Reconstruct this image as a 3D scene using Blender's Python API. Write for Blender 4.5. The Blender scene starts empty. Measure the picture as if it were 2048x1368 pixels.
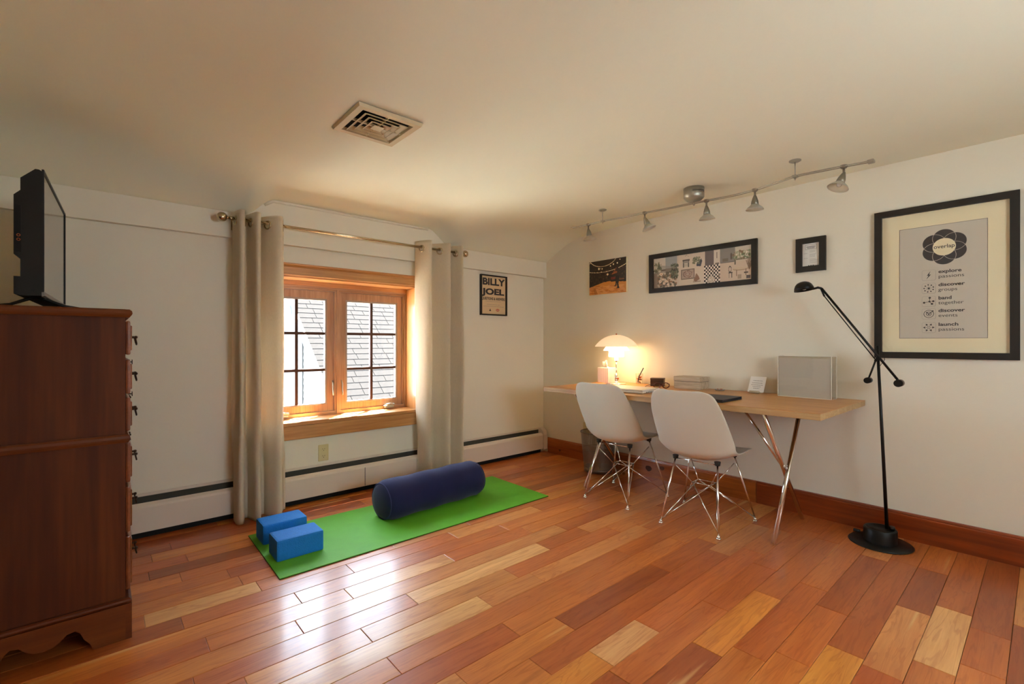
import bpy, bmesh, math, random
import numpy as np
from mathutils import Vector, Matrix, Euler
from mathutils.noise import noise as mnoise

S = bpy.context.scene
COL = S.collection
PI = math.pi
random.seed(7)

# ------------------------------------------------------------------ camera
cam_d = bpy.data.cameras.new('camera')
cam = bpy.data.objects.new('camera', cam_d)
COL.objects.link(cam)
cam.location = (-3.35, -3.34, 1.08)
cam.rotation_euler = (PI/2, 0, -math.radians(90 - 48.745))
cam_d.sensor_width = 36.0
cam_d.lens = 939.4/2048*36
cam_d.shift_y = 2/2048
cam_d.clip_start = 0.02
S.camera = cam

# ------------------------------------------------------------------ world, sun, fill light, exposure
SKY = 12.0
SUN = 115.0
BACK = 4.0
SIDE = 5.0
w = bpy.data.worlds.new('sky')
S.world = w
w.use_nodes = True
nt = w.node_tree
bg = nt.nodes['Background']
bg.inputs['Color'].default_value = (0.68, 0.84, 1.0, 1)
bg.inputs['Strength'].default_value = SKY

def lamp(name, kind, loc, energy, color, **kw):
    d = bpy.data.lights.new(name, kind)
    o = bpy.data.objects.new(name, d)
    COL.objects.link(o)
    o.location = loc
    d.energy = energy
    d.color = color
    for k, v in kw.items():
        setattr(d, k, v)
    return o

sun = lamp('sun', 'SUN', (2, 4, 6), SUN, (1.0, 0.95, 0.86), angle=math.radians(0.6))
sun.rotation_euler = Vector((-0.30, -0.30, -0.90)).to_track_quat('-Z', 'Y').to_euler()
# warm fill lamp added behind the camera, set at a made-up window opening
bl = lamp('back_fill', 'AREA', (-1.9, -4.60, 1.30), BACK, (1.0, 0.89, 0.60), shape='RECTANGLE', size=1.35, size_y=0.95)
bl.rotation_euler = (PI/2, 0, 0)      # shines towards +y

S.view_settings.view_transform = 'Standard'
S.view_settings.look = 'None'
S.view_settings.gamma = 1.0
S.view_settings.use_curve_mapping = False
S.view_settings.exposure = 1.08
S.cycles.use_denoising = True
S.cycles.max_bounces = 12
S.cycles.diffuse_bounces = 6
S.cycles.glossy_bounces = 4
S.cycles.transmission_bounces = 8
S.cycles.transparent_max_bounces = 16
S.cycles.sample_clamp_indirect = 6.0
S.cycles.caustics_reflective = False
S.cycles.caustics_refractive = False

# ------------------------------------------------------------------ materials
def lin(c):
    return tuple((v/12.92 if v <= 0.04045 else ((v+0.055)/1.055)**2.4) for v in c)
def rgb(r, g, b):
    return lin((r/255, g/255, b/255))

def new_mat(name):
    m = bpy.data.materials.new(name)
    m.use_nodes = True
    return m, m.node_tree, m.node_tree.nodes['Principled BSDF']

def mix_rgb(nt, fac, a, b, mode='MIX'):
    n = nt.nodes.new('ShaderNodeMix')
    n.data_type = 'RGBA'
    n.blend_type = mode
    for sock, v in ((n.inputs['Factor'], fac), (n.inputs['A'], a), (n.inputs['B'], b)):
        if hasattr(v, 'links') or isinstance(v, bpy.types.NodeSocket):
            nt.links.new(v, sock)
        elif isinstance(v, (tuple, list)):
            sock.default_value = (*v[:3], 1)
        else:
            sock.default_value = v
    return n.outputs['Result']

def ramp(nt, fac, p0, p1, c0=(0, 0, 0), c1=(1, 1, 1)):
    r = nt.nodes.new('ShaderNodeValToRGB')
    r.color_ramp.elements[0].position = p0
    r.color_ramp.elements[1].position = p1
    r.color_ramp.elements[0].color = (*c0, 1)
    r.color_ramp.elements[1].color = (*c1, 1)
    nt.links.new(fac, r.inputs[0])
    return r.outputs[0]

def noise_tex(nt, vec, scale=(1, 1, 1), sc=1.0, detail=3, rough=0.5, w=None, dist=0.0):
    mp = nt.nodes.new('ShaderNodeMapping')
    mp.inputs['Scale'].default_value = scale
    nt.links.new(vec, mp.inputs['Vector'])
    n = nt.nodes.new('ShaderNodeTexNoise')
    n.inputs['Scale'].default_value = sc
    n.inputs['Detail'].default_value = detail
    n.inputs['Roughness'].default_value = rough
    n.inputs['Distortion'].default_value = dist
    nt.links.new(mp.outputs[0], n.inputs['Vector'])
    if w is not None:
        n.noise_dimensions = '4D'
        nt.links.new(w, n.inputs['W'])
    return n.outputs['Fac']

def objvec(nt):
    return nt.nodes.new('ShaderNodeTexCoord').outputs['Object']

def add_bump(nt, p, h, strength=0.1, dist=0.01):
    b = nt.nodes.new('ShaderNodeBump')
    b.inputs['Strength'].default_value = strength
    b.inputs['Distance'].default_value = dist
    nt.links.new(h, b.inputs['Height'])
    nt.links.new(b.outputs[0], p.inputs['Normal'])

def mat(name, color, rough=0.5, metal=0.0, spec=0.5, coat=0.0, vary=0.04, vscale=6.0, bump=0.0, bscale=60.0,
        emit=None, estr=0.0, trans=0.0, ior=1.45, sheen=0.0):
    m, nt, p = new_mat(name)
    v = objvec(nt)
    if vary > 0:
        f = noise_tex(nt, v, sc=vscale, detail=4)
        c = mix_rgb(nt, f, tuple(x*(1-vary) for x in color), tuple(min(1, x*(1+vary)) for x in color))
        nt.links.new(c, p.inputs['Base Color'])
    else:
        p.inputs['Base Color'].default_value = (*color, 1)
    p.inputs['Roughness'].default_value = rough
    p.inputs['Metallic'].default_value = metal
    p.inputs['Specular IOR Level'].default_value = spec
    p.inputs['Coat Weight'].default_value = coat
    p.inputs['IOR'].default_value = ior
    p.inputs['Transmission Weight'].default_value = trans
    p.inputs['Sheen Weight'].default_value = sheen
    if emit:
        p.inputs['Emission Color'].default_value = (*emit, 1)
        p.inputs['Emission Strength'].default_value = estr
    if bump > 0:
        add_bump(nt, p, noise_tex(nt, v, sc=bscale, detail=2), bump, 0.003)
    return m

def wood(name, c_dark, c_light, axis='X', rough=0.4, coat=0.0, fine=1.0, bump=0.03, knots=0.0, spec=0.5, kscale=2.2, use_objcol=False, ring=0.5):
    """procedural wood; grain runs along the given object axis"""
    m, nt, p = new_mat(name)
    v = objvec(nt)
    oi = nt.nodes.new('ShaderNodeObjectInfo')
    wv = nt.nodes.new('ShaderNodeMath'); wv.operation = 'MULTIPLY'
    nt.links.new(oi.outputs['Random'], wv.inputs[0]); wv.inputs[1].default_value = 60.0
    W = wv.outputs[0]
    sc = {'X': (0.9, 9, 9), 'Y': (9, 0.9, 9), 'Z': (9, 9, 0.9)}[axis]
    sf = {'X': (4, 90, 90), 'Y': (90, 4, 90), 'Z': (90, 90, 4)}[axis]
    broad = noise_tex(nt, v, sc, 1.0*fine, 3, 0.55, W, 1.2)
    f = noise_tex(nt, v, sf, 1.0*fine, 3, 0.6, W)
    base = mix_rgb(nt, ramp(nt, broad, 0.30, 0.72), c_dark, c_light)
    fs = ramp(nt, f, 0.35, 0.7)
    c = mix_rgb(nt, fs, mix_rgb(nt, 1.0, base, (0.72, 0.66, 0.6), 'MULTIPLY'), base)
    if knots > 0:
        mp = nt.nodes.new('ShaderNodeMapping')
        mp.inputs['Scale'].default_value = {'X': (1, 2.2, 2.2), 'Y': (2.2, 1, 2.2), 'Z': (2.2, 2.2, 1)}[axis]
        nt.links.new(v, mp.inputs['Vector'])
        vo = nt.nodes.new('ShaderNodeTexVoronoi')
        vo.inputs['Scale'].default_value = kscale
        nt.links.new(mp.outputs[0], vo.inputs['Vector'])
        k = ramp(nt, vo.outputs['Distance'], 0.03, 0.10, (knots,)*3, (0, 0, 0))
        c = mix_rgb(nt, k, c, tuple(x*0.22 for x in c_dark))
    nt.links.new(c, p.inputs['Base Color'])
    p.inputs['Roughness'].default_value = rough
    p.inputs['Coat Weight'].default_value = coat
    p.inputs['Coat Roughness'].default_value = 0.12
    p.inputs['Specular IOR Level'].default_value = spec
    add_bump(nt, p, f, bump, 0.002)
    return m

def floor_mat():
    m, nt, p = new_mat('cherry_plank')
    v = objvec(nt)
    oi = nt.nodes.new('ShaderNodeObjectInfo')
    wv = nt.nodes.new('ShaderNodeMath'); wv.operation = 'MULTIPLY'
    nt.links.new(oi.outputs['Random'], wv.inputs[0]); wv.inputs[1].default_value = 80.0
    W = wv.outputs[0]
    C = oi.outputs['Color']
    broad = noise_tex(nt, v, (1.1, 7, 1), 1.0, 3, 0.5, W, 1.0)
    fine = noise_tex(nt, v, (5, 110, 1), 1.0, 3, 0.65, W)
    rings = noise_tex(nt, v, (1.6, 16, 1), 1.0, 2, 0.5, W, 2.5)
    base = mix_rgb(nt, ramp(nt, broad, 0.32, 0.68), mix_rgb(nt, 1.0, C, (0.80, 0.68, 0.62), 'MULTIPLY'), mix_rgb(nt, 1.0, C, (1.10, 1.16, 1.14), 'MULTIPLY'))
    base = mix_rgb(nt, ramp(nt, fine, 0.38, 0.66), mix_rgb(nt, 1.0, base, (0.88, 0.82, 0.78), 'MULTIPLY'), base)
    # cathedral figure
    wave = nt.nodes.new('ShaderNodeMath'); wave.operation = 'MULTIPLY'; wave.inputs[1].default_value = 26.0
    nt.links.new(rings, wave.inputs[0])
    sn = nt.nodes.new('ShaderNodeMath'); sn.operation = 'SINE'
    nt.links.new(wave.outputs[0], sn.inputs[0])
    base = mix_rgb(nt, ramp(nt, sn.outputs[0], 0.55, 1.0, (0, 0, 0), (0.5,)*3), base, mix_rgb(nt, 1.0, base, (0.72, 0.56, 0.46), 'MULTIPLY'))
    # pale sapwood streaks running along the board
    sap = noise_tex(nt, v, (0.75, 19, 1), 1.0, 2.5, 0.4, W, 0.4)
    base = mix_rgb(nt, ramp(nt, sap, 0.67, 0.73, (0, 0, 0), (0.8,)*3), base, mix_rgb(nt, fine, rgb(214, 160, 100), rgb(236, 192, 134)))
    dark = noise_tex(nt, v, (1.3, 11, 1), 1.3, 2, 0.5, W, 0.8)
    base = mix_rgb(nt, ramp(nt, dark, 0.66, 0.76, (0, 0, 0), (0.5,)*3), base, mix_rgb(nt, 1.0, base, (0.45, 0.32, 0.25), 'MULTIPLY'))
    nt.links.new(base, p.inputs['Base Color'])
    # worn satin varnish
    g = nt.nodes.new('ShaderNodeNewGeometry').outputs['Position']
    wear = noise_tex(nt, g, (1, 1, 1), 1.7, 4, 0.6)
    r = nt.nodes.new('ShaderNodeMapRange')
    nt.links.new(wear, r.inputs['Value'])
    r.inputs['From Min'].default_value = 0.3; r.inputs['From Max'].default_value = 0.75
    r.inputs['To Min'].default_value = 0.13; r.inputs['To Max'].default_value = 0.26
    nt.links.new(r.outputs[0], p.inputs['Coat Roughness'])
    p.inputs['Roughness'].default_value = 0.38
    p.inputs['Specular IOR Level'].default_value = 0.5
    p.inputs['Coat Weight'].default_value = 0.42
    p.inputs['Coat IOR'].default_value = 1.5
    add_bump(nt, p, noise_tex(nt, v, (1, 14, 1), 1.0, 2, 0.5, W), 0.04, 0.004)
    return m

def glass_pane(name='window_glass', gloss=0.05, tint=(1, 1, 1)):
    m = bpy.data.materials.new(name); m.use_nodes = True
    nt = m.node_tree
    for n in list(nt.nodes):
        nt.nodes.remove(n)
    out = nt.nodes.new('ShaderNodeOutputMaterial')
    t = nt.nodes.new('ShaderNodeBsdfTransparent'); t.inputs[0].default_value = (*tint, 1)
    g = nt.nodes.new('ShaderNodeBsdfGlossy'); g.inputs['Roughness'].default_value = 0.02
    lw = nt.nodes.new('ShaderNodeLayerWeight')
    pw = nt.nodes.new('ShaderNodeMath'); pw.operation = 'POWER'; pw.inputs[1].default_value = 5.0
    nt.links.new(lw.outputs['Facing'], pw.inputs[0])
    fr = nt.nodes.new('ShaderNodeMath'); fr.operation = 'MULTIPLY_ADD'; fr.inputs[1].default_value = 0.92; fr.inputs[2].default_value = 0.03
    nt.links.new(pw.outputs[0], fr.inputs[0])
    mx = nt.nodes.new('ShaderNodeMixShader')
    nt.links.new(fr.outputs[0], mx.inputs[0])
    nt.links.new(t.outputs[0], mx.inputs[1]); nt.links.new(g.outputs[0], mx.inputs[2])
    nt.links.new(mx.outputs[0], out.inputs[0])
    return m

def cloth_mat(name, color, transl=0.25, weave=900.0):
    m, nt, p = new_mat(name)
    v = objvec(nt)
    f = noise_tex(nt, v, (1, 1, 0.25), weave*0.3, 2)
    c = mix_rgb(nt, f, tuple(x*0.9 for x in color), tuple(min(1, x*1.08) for x in color))
    nt.links.new(c, p.inputs['Base Color'])
    p.inputs['Roughness'].default_value = 0.9
    p.inputs['Specular IOR Level'].default_value = 0.15
    tr = nt.nodes.new('ShaderNodeBsdfTranslucent'); nt.links.new(c, tr.inputs[0])
    mx = nt.nodes.new('ShaderNodeMixShader'); mx.inputs[0].default_value = transl
    nt.links.new(p.outputs[0], mx.inputs[1]); nt.links.new(tr.outputs[0], mx.inputs[2])
    nt.links.new(mx.outputs[0], nt.nodes['Material Output'].inputs[0])
    add_bump(nt, p, f, 0.15, 0.001)
    return m

def print_mat(name):
    m, nt, p = new_mat(name)
    a = nt.nodes.new('ShaderNodeVertexColor'); a.layer_name = 'Col'
    nt.links.new(a.outputs[0], p.inputs['Base Color'])
    p.inputs['Roughness'].default_value = 0.45
    return m

def mesh_screen_mat(name, color, n_around, n_up, fill=0.42):
    """woven wire: alpha holes between wires, by object angle and height"""
    m, nt, p = new_mat(name)
    v = objvec(nt)
    sx = nt.nodes.new('ShaderNodeSeparateXYZ'); nt.links.new(v, sx.inputs[0])
    at = nt.nodes.new('ShaderNodeMath'); at.operation = 'ARCTAN2'
    nt.links.new(sx.outputs[1], at.inputs[0]); nt.links.new(sx.outputs[0], at.inputs[1])
    def band(src, k, duty):
        a = nt.nodes.new('ShaderNodeMath'); a.operation = 'MULTIPLY'; a.inputs[1].default_value = k
        nt.links.new(src, a.inputs[0])
        b = nt.nodes.new('ShaderNodeMath'); b.operation = 'FRACT'; nt.links.new(a.outputs[0], b.inputs[0])
        c = nt.nodes.new('ShaderNodeMath'); c.operation = 'LESS_THAN'; c.inputs[1].default_value = duty
        nt.links.new(b.outputs[0], c.inputs[0])
        return c.outputs[0]
    mx = nt.nodes.new('ShaderNodeMath'); mx.operation = 'MAXIMUM'
    nt.links.new(band(at.outputs[0], n_around/(2*PI), fill), mx.inputs[0])
    nt.links.new(band(sx.outputs[2], n_up, fill*0.8), mx.inputs[1])
    nt.links.new(mx.outputs[0], p.inputs['Alpha'])
    p.inputs['Base Color'].default_value = (*color, 1)
    p.inputs['Metallic'].default_value = 0.7
    p.inputs['Roughness'].default_value = 0.4
    return m

M = {}
M['wall'] = mat('wall_paint', (0.75, 0.70, 0.575), 0.75, spec=0.3, vary=0.025, vscale=2.5, bump=0.12, bscale=90)
M['ceil'] = mat('ceiling_paint', (0.79, 0.785, 0.635), 0.8, spec=0.25, vary=0.03, vscale=1.6, bump=0.15, bscale=45)
M['plank'] = floor_mat()
M['subfloor'] = mat('subfloor', (0.05, 0.02, 0.01), 0.9)
M['pine'] = wood('pine_trim', rgb(184, 124, 62), rgb(218, 164, 100), 'X', 0.35, 0.3, 0.9, knots=0.8, kscale=1.5)
M['pine_z'] = wood('pine_trim_upright', rgb(184, 126, 66), rgb(216, 164, 102), 'Z', 0.35, 0.3, 0.9, knots=0.7, kscale=1.6)
M['sash'] = wood('sash_wood', rgb(166, 128, 94), rgb(192, 154, 118), 'X', 0.4, 0.2, 1.2)
M['sash_z'] = wood('sash_wood_upright', rgb(166, 128, 94), rgb(192, 154, 118), 'Z', 0.4, 0.2, 1.2)
M['muntin'] = mat('muntin_brown', rgb(70, 48, 38), 0.6, spec=0.2)
M['sashliner'] = mat('sash_liner', rgb(150, 140, 130), 0.5)
M['board_l'] = wood('baseboard_orange', rgb(140, 66, 18), rgb(190, 104, 36), 'Y', 0.32, 0.35, 1.0, knots=0.9, kscale=1.9)
M['board_r'] = wood('baseboard_red', rgb(112, 40, 10), rgb(160, 70, 20), 'Y', 0.32, 0.35, 1.0)
M['knot'] = wood('knot_wood', rgb(62, 28, 10), rgb(112, 60, 24), 'Z', 0.6, 0, 4.0)
M['heater'] = mat('heater_enamel', (0.66, 0.57, 0.47), 0.45, vary=0.02)
M['black'] = mat('black_satin', (0.006, 0.0055, 0.005), 0.4, spec=0.35)
M['blackm'] = mat('black_matte', (0.018, 0.016, 0.014), 0.6)
M['dark'] = mat('deep_dark', (0.006, 0.005, 0.005), 0.9)
M['outlet'] = mat('outlet_almond', rgb(206, 190, 140), 0.4, vary=0)
M['brass'] = mat('brushed_nickel_rod', rgb(196, 180, 152), 0.22, 1.0)
M['chrome'] = mat('chrome', (0.82, 0.80, 0.77), 0.10, 1.0, vary=0)
M['nickel'] = mat('satin_nickel', (0.40, 0.385, 0.32), 0.45, 0.8, vary=0.05)
M['curtain'] = cloth_mat('curtain_linen', rgb(226, 214, 190), 0.34)
M['curtain_in'] = M['curtain']
M['mat_green'] = mat('yoga_mat_green', rgb(92, 172, 36), 0.6, spec=0.45, vary=0.12, vscale=14, bump=0.5, bscale=260)
M['mat_edge'] = mat('yoga_mat_underside', rgb(30, 60, 24), 0.8)
M['block'] = mat('foam_blue', rgb(24, 118, 206), 0.7, spec=0.3, vary=0.12, vscale=60, bump=0.5, bscale=160)
M['navy'] = mat('bolster_navy', rgb(34, 37, 74), 0.92, spec=0.15, vary=0.14, vscale=9, bump=0.3, bscale=320, sheen=0.12)
M['navy_pipe'] = mat('bolster_piping', rgb(48, 54, 96), 0.8, spec=0.2)
M['chest'] = wood('chest_cherry', rgb(64, 24, 4), rgb(104, 50, 12), 'Z', 0.6, 0.0, 0.6, bump=0.05, spec=0.25)
M['chest_x'] = wood('chest_cherry_level', rgb(82, 34, 7), rgb(122, 62, 18), 'X', 0.5, 0.0, 0.7, bump=0.05, spec=0.3)
M['drawer'] = wood('drawer_front', rgb(110, 52, 22), rgb(150, 82, 40), 'Y', 0.36, 0.4, 0.8)
M['bronze'] = mat('antique_bronze', rgb(60, 44, 32), 0.4, 0.8)
M['tv'] = mat('tv_plastic', (0.008, 0.0065, 0.005), 0.55, spec=0.3, bump=0.1, bscale=400)
M['screen'] = mat('tv_screen', (0.02, 0.02, 0.02), 0.12, spec=0.8, coat=0.5, vary=0)
M['grey_trim'] = mat('tv_grey_trim', rgb(120, 112, 104), 0.4, 0.4)
M['shell'] = mat('chair_shell', rgb(208, 203, 186), 0.42, vary=0.02, bump=0.05, bscale=200)
M['desk'] = wood('desk_oak', rgb(196, 136, 70), rgb(222, 166, 96), 'Y', 0.42, 0.15, 1.6, bump=0.02)
M['desk_edge'] = wood('desk_edge', rgb(186, 150, 100), rgb(206, 174, 124), 'Y', 0.5, 0.0, 1.6)
M['shade_top'] = mat('opal_shade_top', (0.82, 0.72, 0.58), 0.35, vary=0, emit=(1.0, 0.62, 0.32), estr=0.32)
M['shade_mid'] = mat('opal_shade_middle', (0.9, 0.85, 0.75), 0.3, vary=0, emit=(1.0, 0.70, 0.40), estr=3.0)
M['shade_low'] = mat('opal_shade_low', (0.9, 0.85, 0.75), 0.3, vary=0, emit=(1.0, 0.68, 0.36), estr=9.5)
M['white'] = mat('white_plastic', (0.78, 0.76, 0.72), 0.4, vary=0.01)
M['paper'] = mat('paper_white', (0.74, 0.70, 0.64), 0.8, vary=0.02)
M['mount'] = mat('cream_mount', rgb(236, 222, 184), 0.8, vary=0.02)
M['poster_paper'] = mat('poster_paper', rgb(202, 192, 174), 0.75, vary=0.02)
M['ink'] = mat('ink_black', (0.03, 0.025, 0.028), 0.7, vary=0)
M['ink_soft'] = mat('ink_grey', (0.22, 0.19, 0.17), 0.8, vary=0)
M['ink_red'] = mat('ink_red', (0.5, 0.10, 0.05), 0.8, vary=0)
M['art'] = print_mat('printed_art')
M['frame_black'] = mat('frame_black', (0.014, 0.011, 0.009), 0.45, bump=0.1, bscale=200)
M['pane'] = glass_pane()
M['acrylic'] = glass_pane('clear_acrylic', tint=(0.96, 0.95, 0.93))
M['acrylic_edge'] = mat('acrylic_edge', (0.80, 0.76, 0.66), 0.2, vary=0)
M['walnut'] = wood('walnut_box', rgb(52, 30, 20), rgb(84, 52, 34), 'Y', 0.4, 0.1, 2)
M['tanwood'] = wood('tan_box_lid', rgb(150, 104, 62), rgb(180, 132, 84), 'Y', 0.45, 0, 2)
M['greywash'] = wood('greywash_wood', rgb(180, 166, 140), rgb(222, 210, 188), 'Y', 0.6, 0, 3.0, bump=0.1)
M['tortoise'] = mat('tortoise_red', rgb(84, 22, 12), 0.25, spec=0.6)
M['tablet'] = mat('folio_navy', rgb(30, 32, 42), 0.55, bump=0.2, bscale=300)
M['laptop'] = mat('laptop_white', (0.72, 0.66, 0.56), 0.3, vary=0.01)
M['tissuebox'] = mat('tissue_box_card', rgb(238, 228, 222), 0.7, vary=0.01)
M['stripe'] = mat('tissue_box_stripe', rgb(214, 182, 176), 0.7, vary=0)
M['copper'] = mat('copper_clips', rgb(176, 92, 48), 0.35, 0.6)
M['pen'] = mat('pen_slate', rgb(58, 68, 78), 0.4)
M['bin'] = mesh_screen_mat('bin_wire_mesh', (0.30, 0.25, 0.20), 110, 210.0, 0.40)
M['binrim'] = mat('bin_rim', (0.20, 0.16, 0.13), 0.4, 0.8)
M['vent'] = mat('vent_paint', rgb(196, 178, 140), 0.55, vary=0.02)
M['frost'] = mat('frosted_glass', (0.86, 0.80, 0.66), 0.35, vary=0.0, trans=0.55, ior=1.2)
M['bulb'] = mat('bulb_glass', (0.9, 0.9, 0.9), 0.05, 0.0, spec=1.0, vary=0)
M['socket'] = mat('spot_metal', (0.26, 0.235, 0.19), 0.4, 0.9)
M['siding'] = mat('siding_darkened', (0.011, 0.0116, 0.012), 0.6, vary=0.02)  # near-black base stands in for lower outdoor exposure on white siding
M['shingle_a'] = mat('shingle_darkened', (0.0138, 0.0130, 0.0128), 0.95, spec=0.02, vary=0.35, vscale=60)  # grey shingles darkened likewise to offset the boosted sun and sky
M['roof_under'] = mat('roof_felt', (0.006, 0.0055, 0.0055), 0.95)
M['lantern'] = mat('lantern_slate', rgb(96, 120, 128), 0.5)
M['bounce_ground'] = mat('pale_bounce_ground', (0.58, 0.56, 0.50), 0.95, vary=0.08, vscale=3)  # unseen ground, made pale to bounce sunlight up to the ceiling

# ------------------------------------------------------------------ mesh helpers
def link(name, me, m=None, parent=None, loc=(0, 0, 0), rot=None):
    o = bpy.data.objects.new(name, me)
    COL.objects.link(o)
    if m is not None and me is not None:
        me.materials.append(m)
    o.location = loc
    if rot is not None:
        o.rotation_euler = rot
    if parent is not None:
        o.parent = parent
    return o

class B:
    """collects simple solids, then links them as ONE mesh object"""
    def __init__(s):
        s.v = []; s.f = []; s.sm = []
    def add(s, vs, fs, smooth=False):
        n = len(s.v)
        s.v += [tuple(v) for v in vs]
        s.f += [tuple(i+n for i in f) for f in fs]
        s.sm += [smooth]*len(fs)
        return s
    def box(s, x0, x1, y0, y1, z0, z1):
        vs = [(x0, y0, z0), (x1, y0, z0), (x1, y1, z0), (x0, y1, z0), (x0, y0, z1), (x1, y0, z1), (x1, y1, z1), (x0, y1, z1)]
        return s.add(vs, [(0, 3, 2, 1), (4, 5, 6, 7), (0, 1, 5, 4), (1, 2, 6, 5), (2, 3, 7, 6), (3, 0, 4, 7)])
    def cbox(s, x0, x1, y0, y1, z0, z1, c):
        """box with chamfered edges"""
        bm = bmesh.new()
        bmesh.ops.create_cube(bm, size=1)
        for v in bm.verts:
            v.co = Vector(((x0+x1)/2+v.co.x*(x1-x0), (y0+y1)/2+v.co.y*(y1-y0), (z0+z1)/2+v.co.z*(z1-z0)))
        bmesh.ops.bevel(bm, geom=bm.edges[:], offset=c, segments=2 if c > 0.004 else 1, profile=0.6, affect='EDGES')
        bm.verts.index_update()
        s.add([v.co for v in bm.verts], [[v.index for v in f.verts] for f in bm.faces])
        bm.free()
        return s
    def cyl(s, a, b, r, r2=None, n=12, caps=True, smooth=True):
        a = Vector(a); b = Vector(b); r2 = r if r2 is None else r2
        q = (b-a).to_track_quat('Z', 'Y')
        vs = []
        for p, rr in ((a, r), (b, r2)):
            for i in range(n):
                t = 2*PI*i/n
                vs.append(p + q @ Vector((rr*math.cos(t), rr*math.sin(t), 0)))
        s.add(vs, [(i, (i+1) % n, n+(i+1) % n, n+i) for i in range(n)], smooth)
        if caps:
            s.add(vs[:n], [tuple(reversed(range(n)))]); s.add(vs[n:], [tuple(range(n))])
        return s
    def lathe(s, prof, n=24, axis_o=(0, 0, 0), mtx=None, smooth=True, closed=False):
        vs = []
        for r, z in prof:
            for i in range(n):
                t = 2*PI*i/n
                p = Vector((r*math.cos(t), r*math.sin(t), z))
                if mtx is not None:
                    p = mtx @ p
                vs.append(p+Vector(axis_o))
        k = len(prof)
        fs = []
        for j in range(k-1 if not closed else k):
            jj = (j+1) % k
            for i in range(n):
                fs.append((j*n+i, j*n+(i+1) % n, jj*n+(i+1) % n, jj*n+i))
        return s.add(vs, fs, smooth)
    def tube(s, pts, r, n=8, closed=False, caps=True):
        pts = [Vector(p) for p in pts]
        k = len(pts)
        vs = []
        up = Vector((0, 0, 1))
        prev = None
        for i, p in enumerate(pts):
            if closed:
                d = pts[(i+1) % k]-pts[i-1]
            else:
                d = pts[min(i+1, k-1)]-pts[max(i-1, 0)]
            d.normalize()
            if prev is None:
                x = d.orthogonal().normalized()
            else:
                x = (prev - d*prev.dot(d)).normalized()
            prev = x
            y = d.cross(x)
            rr = r[i] if isinstance(r, (list, tuple)) else r
            for j in range(n):
                t = 2*PI*j/n
                vs.append(p + x*rr*math.cos(t) + y*rr*math.sin(t))
        fs = []
        for i in range(k if closed else k-1):
            ii = (i+1) % k
            for j in range(n):
                fs.append((i*n+j, i*n+(j+1) % n, ii*n+(j+1) % n, ii*n+j))
        s.add(vs, fs, True)
        if caps and not closed:
            s.add(vs[:n], [tuple(reversed(range(n)))]); s.add(vs[-n:], [tuple(range(n))])
        return s
    def prism(s, poly, axis, a, b):
        """polygon (2-D points) extruded along axis from a to b; 2-D order: X->(y,z) Y->(x,z) Z->(x,y)"""
        def P(p, t):
            return {'X': (t, p[0], p[1]), 'Y': (p[0], t, p[1]), 'Z': (p[0], p[1], t)}[axis]
        n = len(poly)
        vs = [P(p, a) for p in poly]+[P(p, b) for p in poly]
        fs = [(i, (i+1) % n, n+(i+1) % n, n+i) for i in range(n)]
        fs += [tuple(reversed(range(n))), tuple(range(n, 2*n))]
        return s.add(vs, fs)
    def sphere(s, c, r, n=12, sq=(1, 1, 1)):
        prof = []
        vs = []; k = n//2
        for j in range(k+1):
            ph = PI*j/k
            for i in range(n):
                t = 2*PI*i/n
                vs.append((c[0]+r*sq[0]*math.sin(ph)*math.cos(t), c[1]+r*sq[1]*math.sin(ph)*math.sin(t), c[2]+r*sq[2]*math.cos(ph)))
        fs = [(j*n+i, j*n+(i+1) % n, (j+1)*n+(i+1) % n, (j+1)*n+i) for j in range(k) for i in range(n)]
        return s.add(vs, fs, True)
    def mesh(s, name):
        me = bpy.data.meshes.new(name)
        me.from_pydata(s.v, [], s.f)
        me.polygons.foreach_set('use_smooth', s.sm)
        bm = bmesh.new(); bm.from_mesh(me)
        bmesh.ops.remove_doubles(bm, verts=bm.verts[:], dist=1e-6)
        bmesh.ops.recalc_face_normals(bm, faces=bm.faces[:])
        bm.to_mesh(me); bm.free()
        return me
    def build(s, name, m, parent=None, loc=(0, 0, 0), rot=None):
        return link(name, s.mesh(name), m, parent, loc, rot)

def thing(name, label, cat, loc=(0, 0, 0), rot=(0, 0, 0), group=None):
    o = bpy.data.objects.new(name, None)
    COL.objects.link(o)
    o.empty_display_size = 0.05
    o.location = loc; o.rotation_euler = rot
    o['label'] = label; o['category'] = cat
    if group: o['group'] = group
    return o

def tag(o, label, cat, group=None, kind=None):
    o['label'] = label; o['category'] = cat
    if group: o['group'] = group
    if kind: o['kind'] = kind
    return o

def struct(o):
    o['kind'] = 'structure'
    return o

def text(name, body, size, loc, parent, m, width=None, bold=0.0, align='CENTER', ex=0.0004, tall=None, rot=(0, 0, 0)):
    cu = bpy.data.curves.new(name, 'FONT')
    cu.body = body; cu.size = size; cu.align_x = align; cu.extrude = ex; cu.offset = bold; cu.resolution_u = 4
    t = bpy.data.objects.new(name, cu); COL.objects.link(t)
    bpy.context.view_layer.update()
    dg = bpy.context.evaluated_depsgraph_get()
    me = bpy.data.meshes.new_from_object(t.evaluated_get(dg))
    COL.objects.unlink(t); bpy.data.objects.remove(t)
    xs = [v.co.x for v in me.vertices]; ys = [v.co.y for v in me.vertices]
    sx = width/(max(xs)-min(xs)) if width else 1.0
    sy = tall/(max(ys)-min(ys)) if tall else 1.0
    for v in me.vertices:
        v.co.x *= sx; v.co.y *= sy
    me.materials.clear()
    return link(name, me, m, parent, loc, rot)

RW = (PI/2, 0, -PI/2)    # frame on the right wall: local x -> -Y, y -> up, z -> out of the wall
BW = (PI/2, 0, 0)        # frame on the window wall

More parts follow.
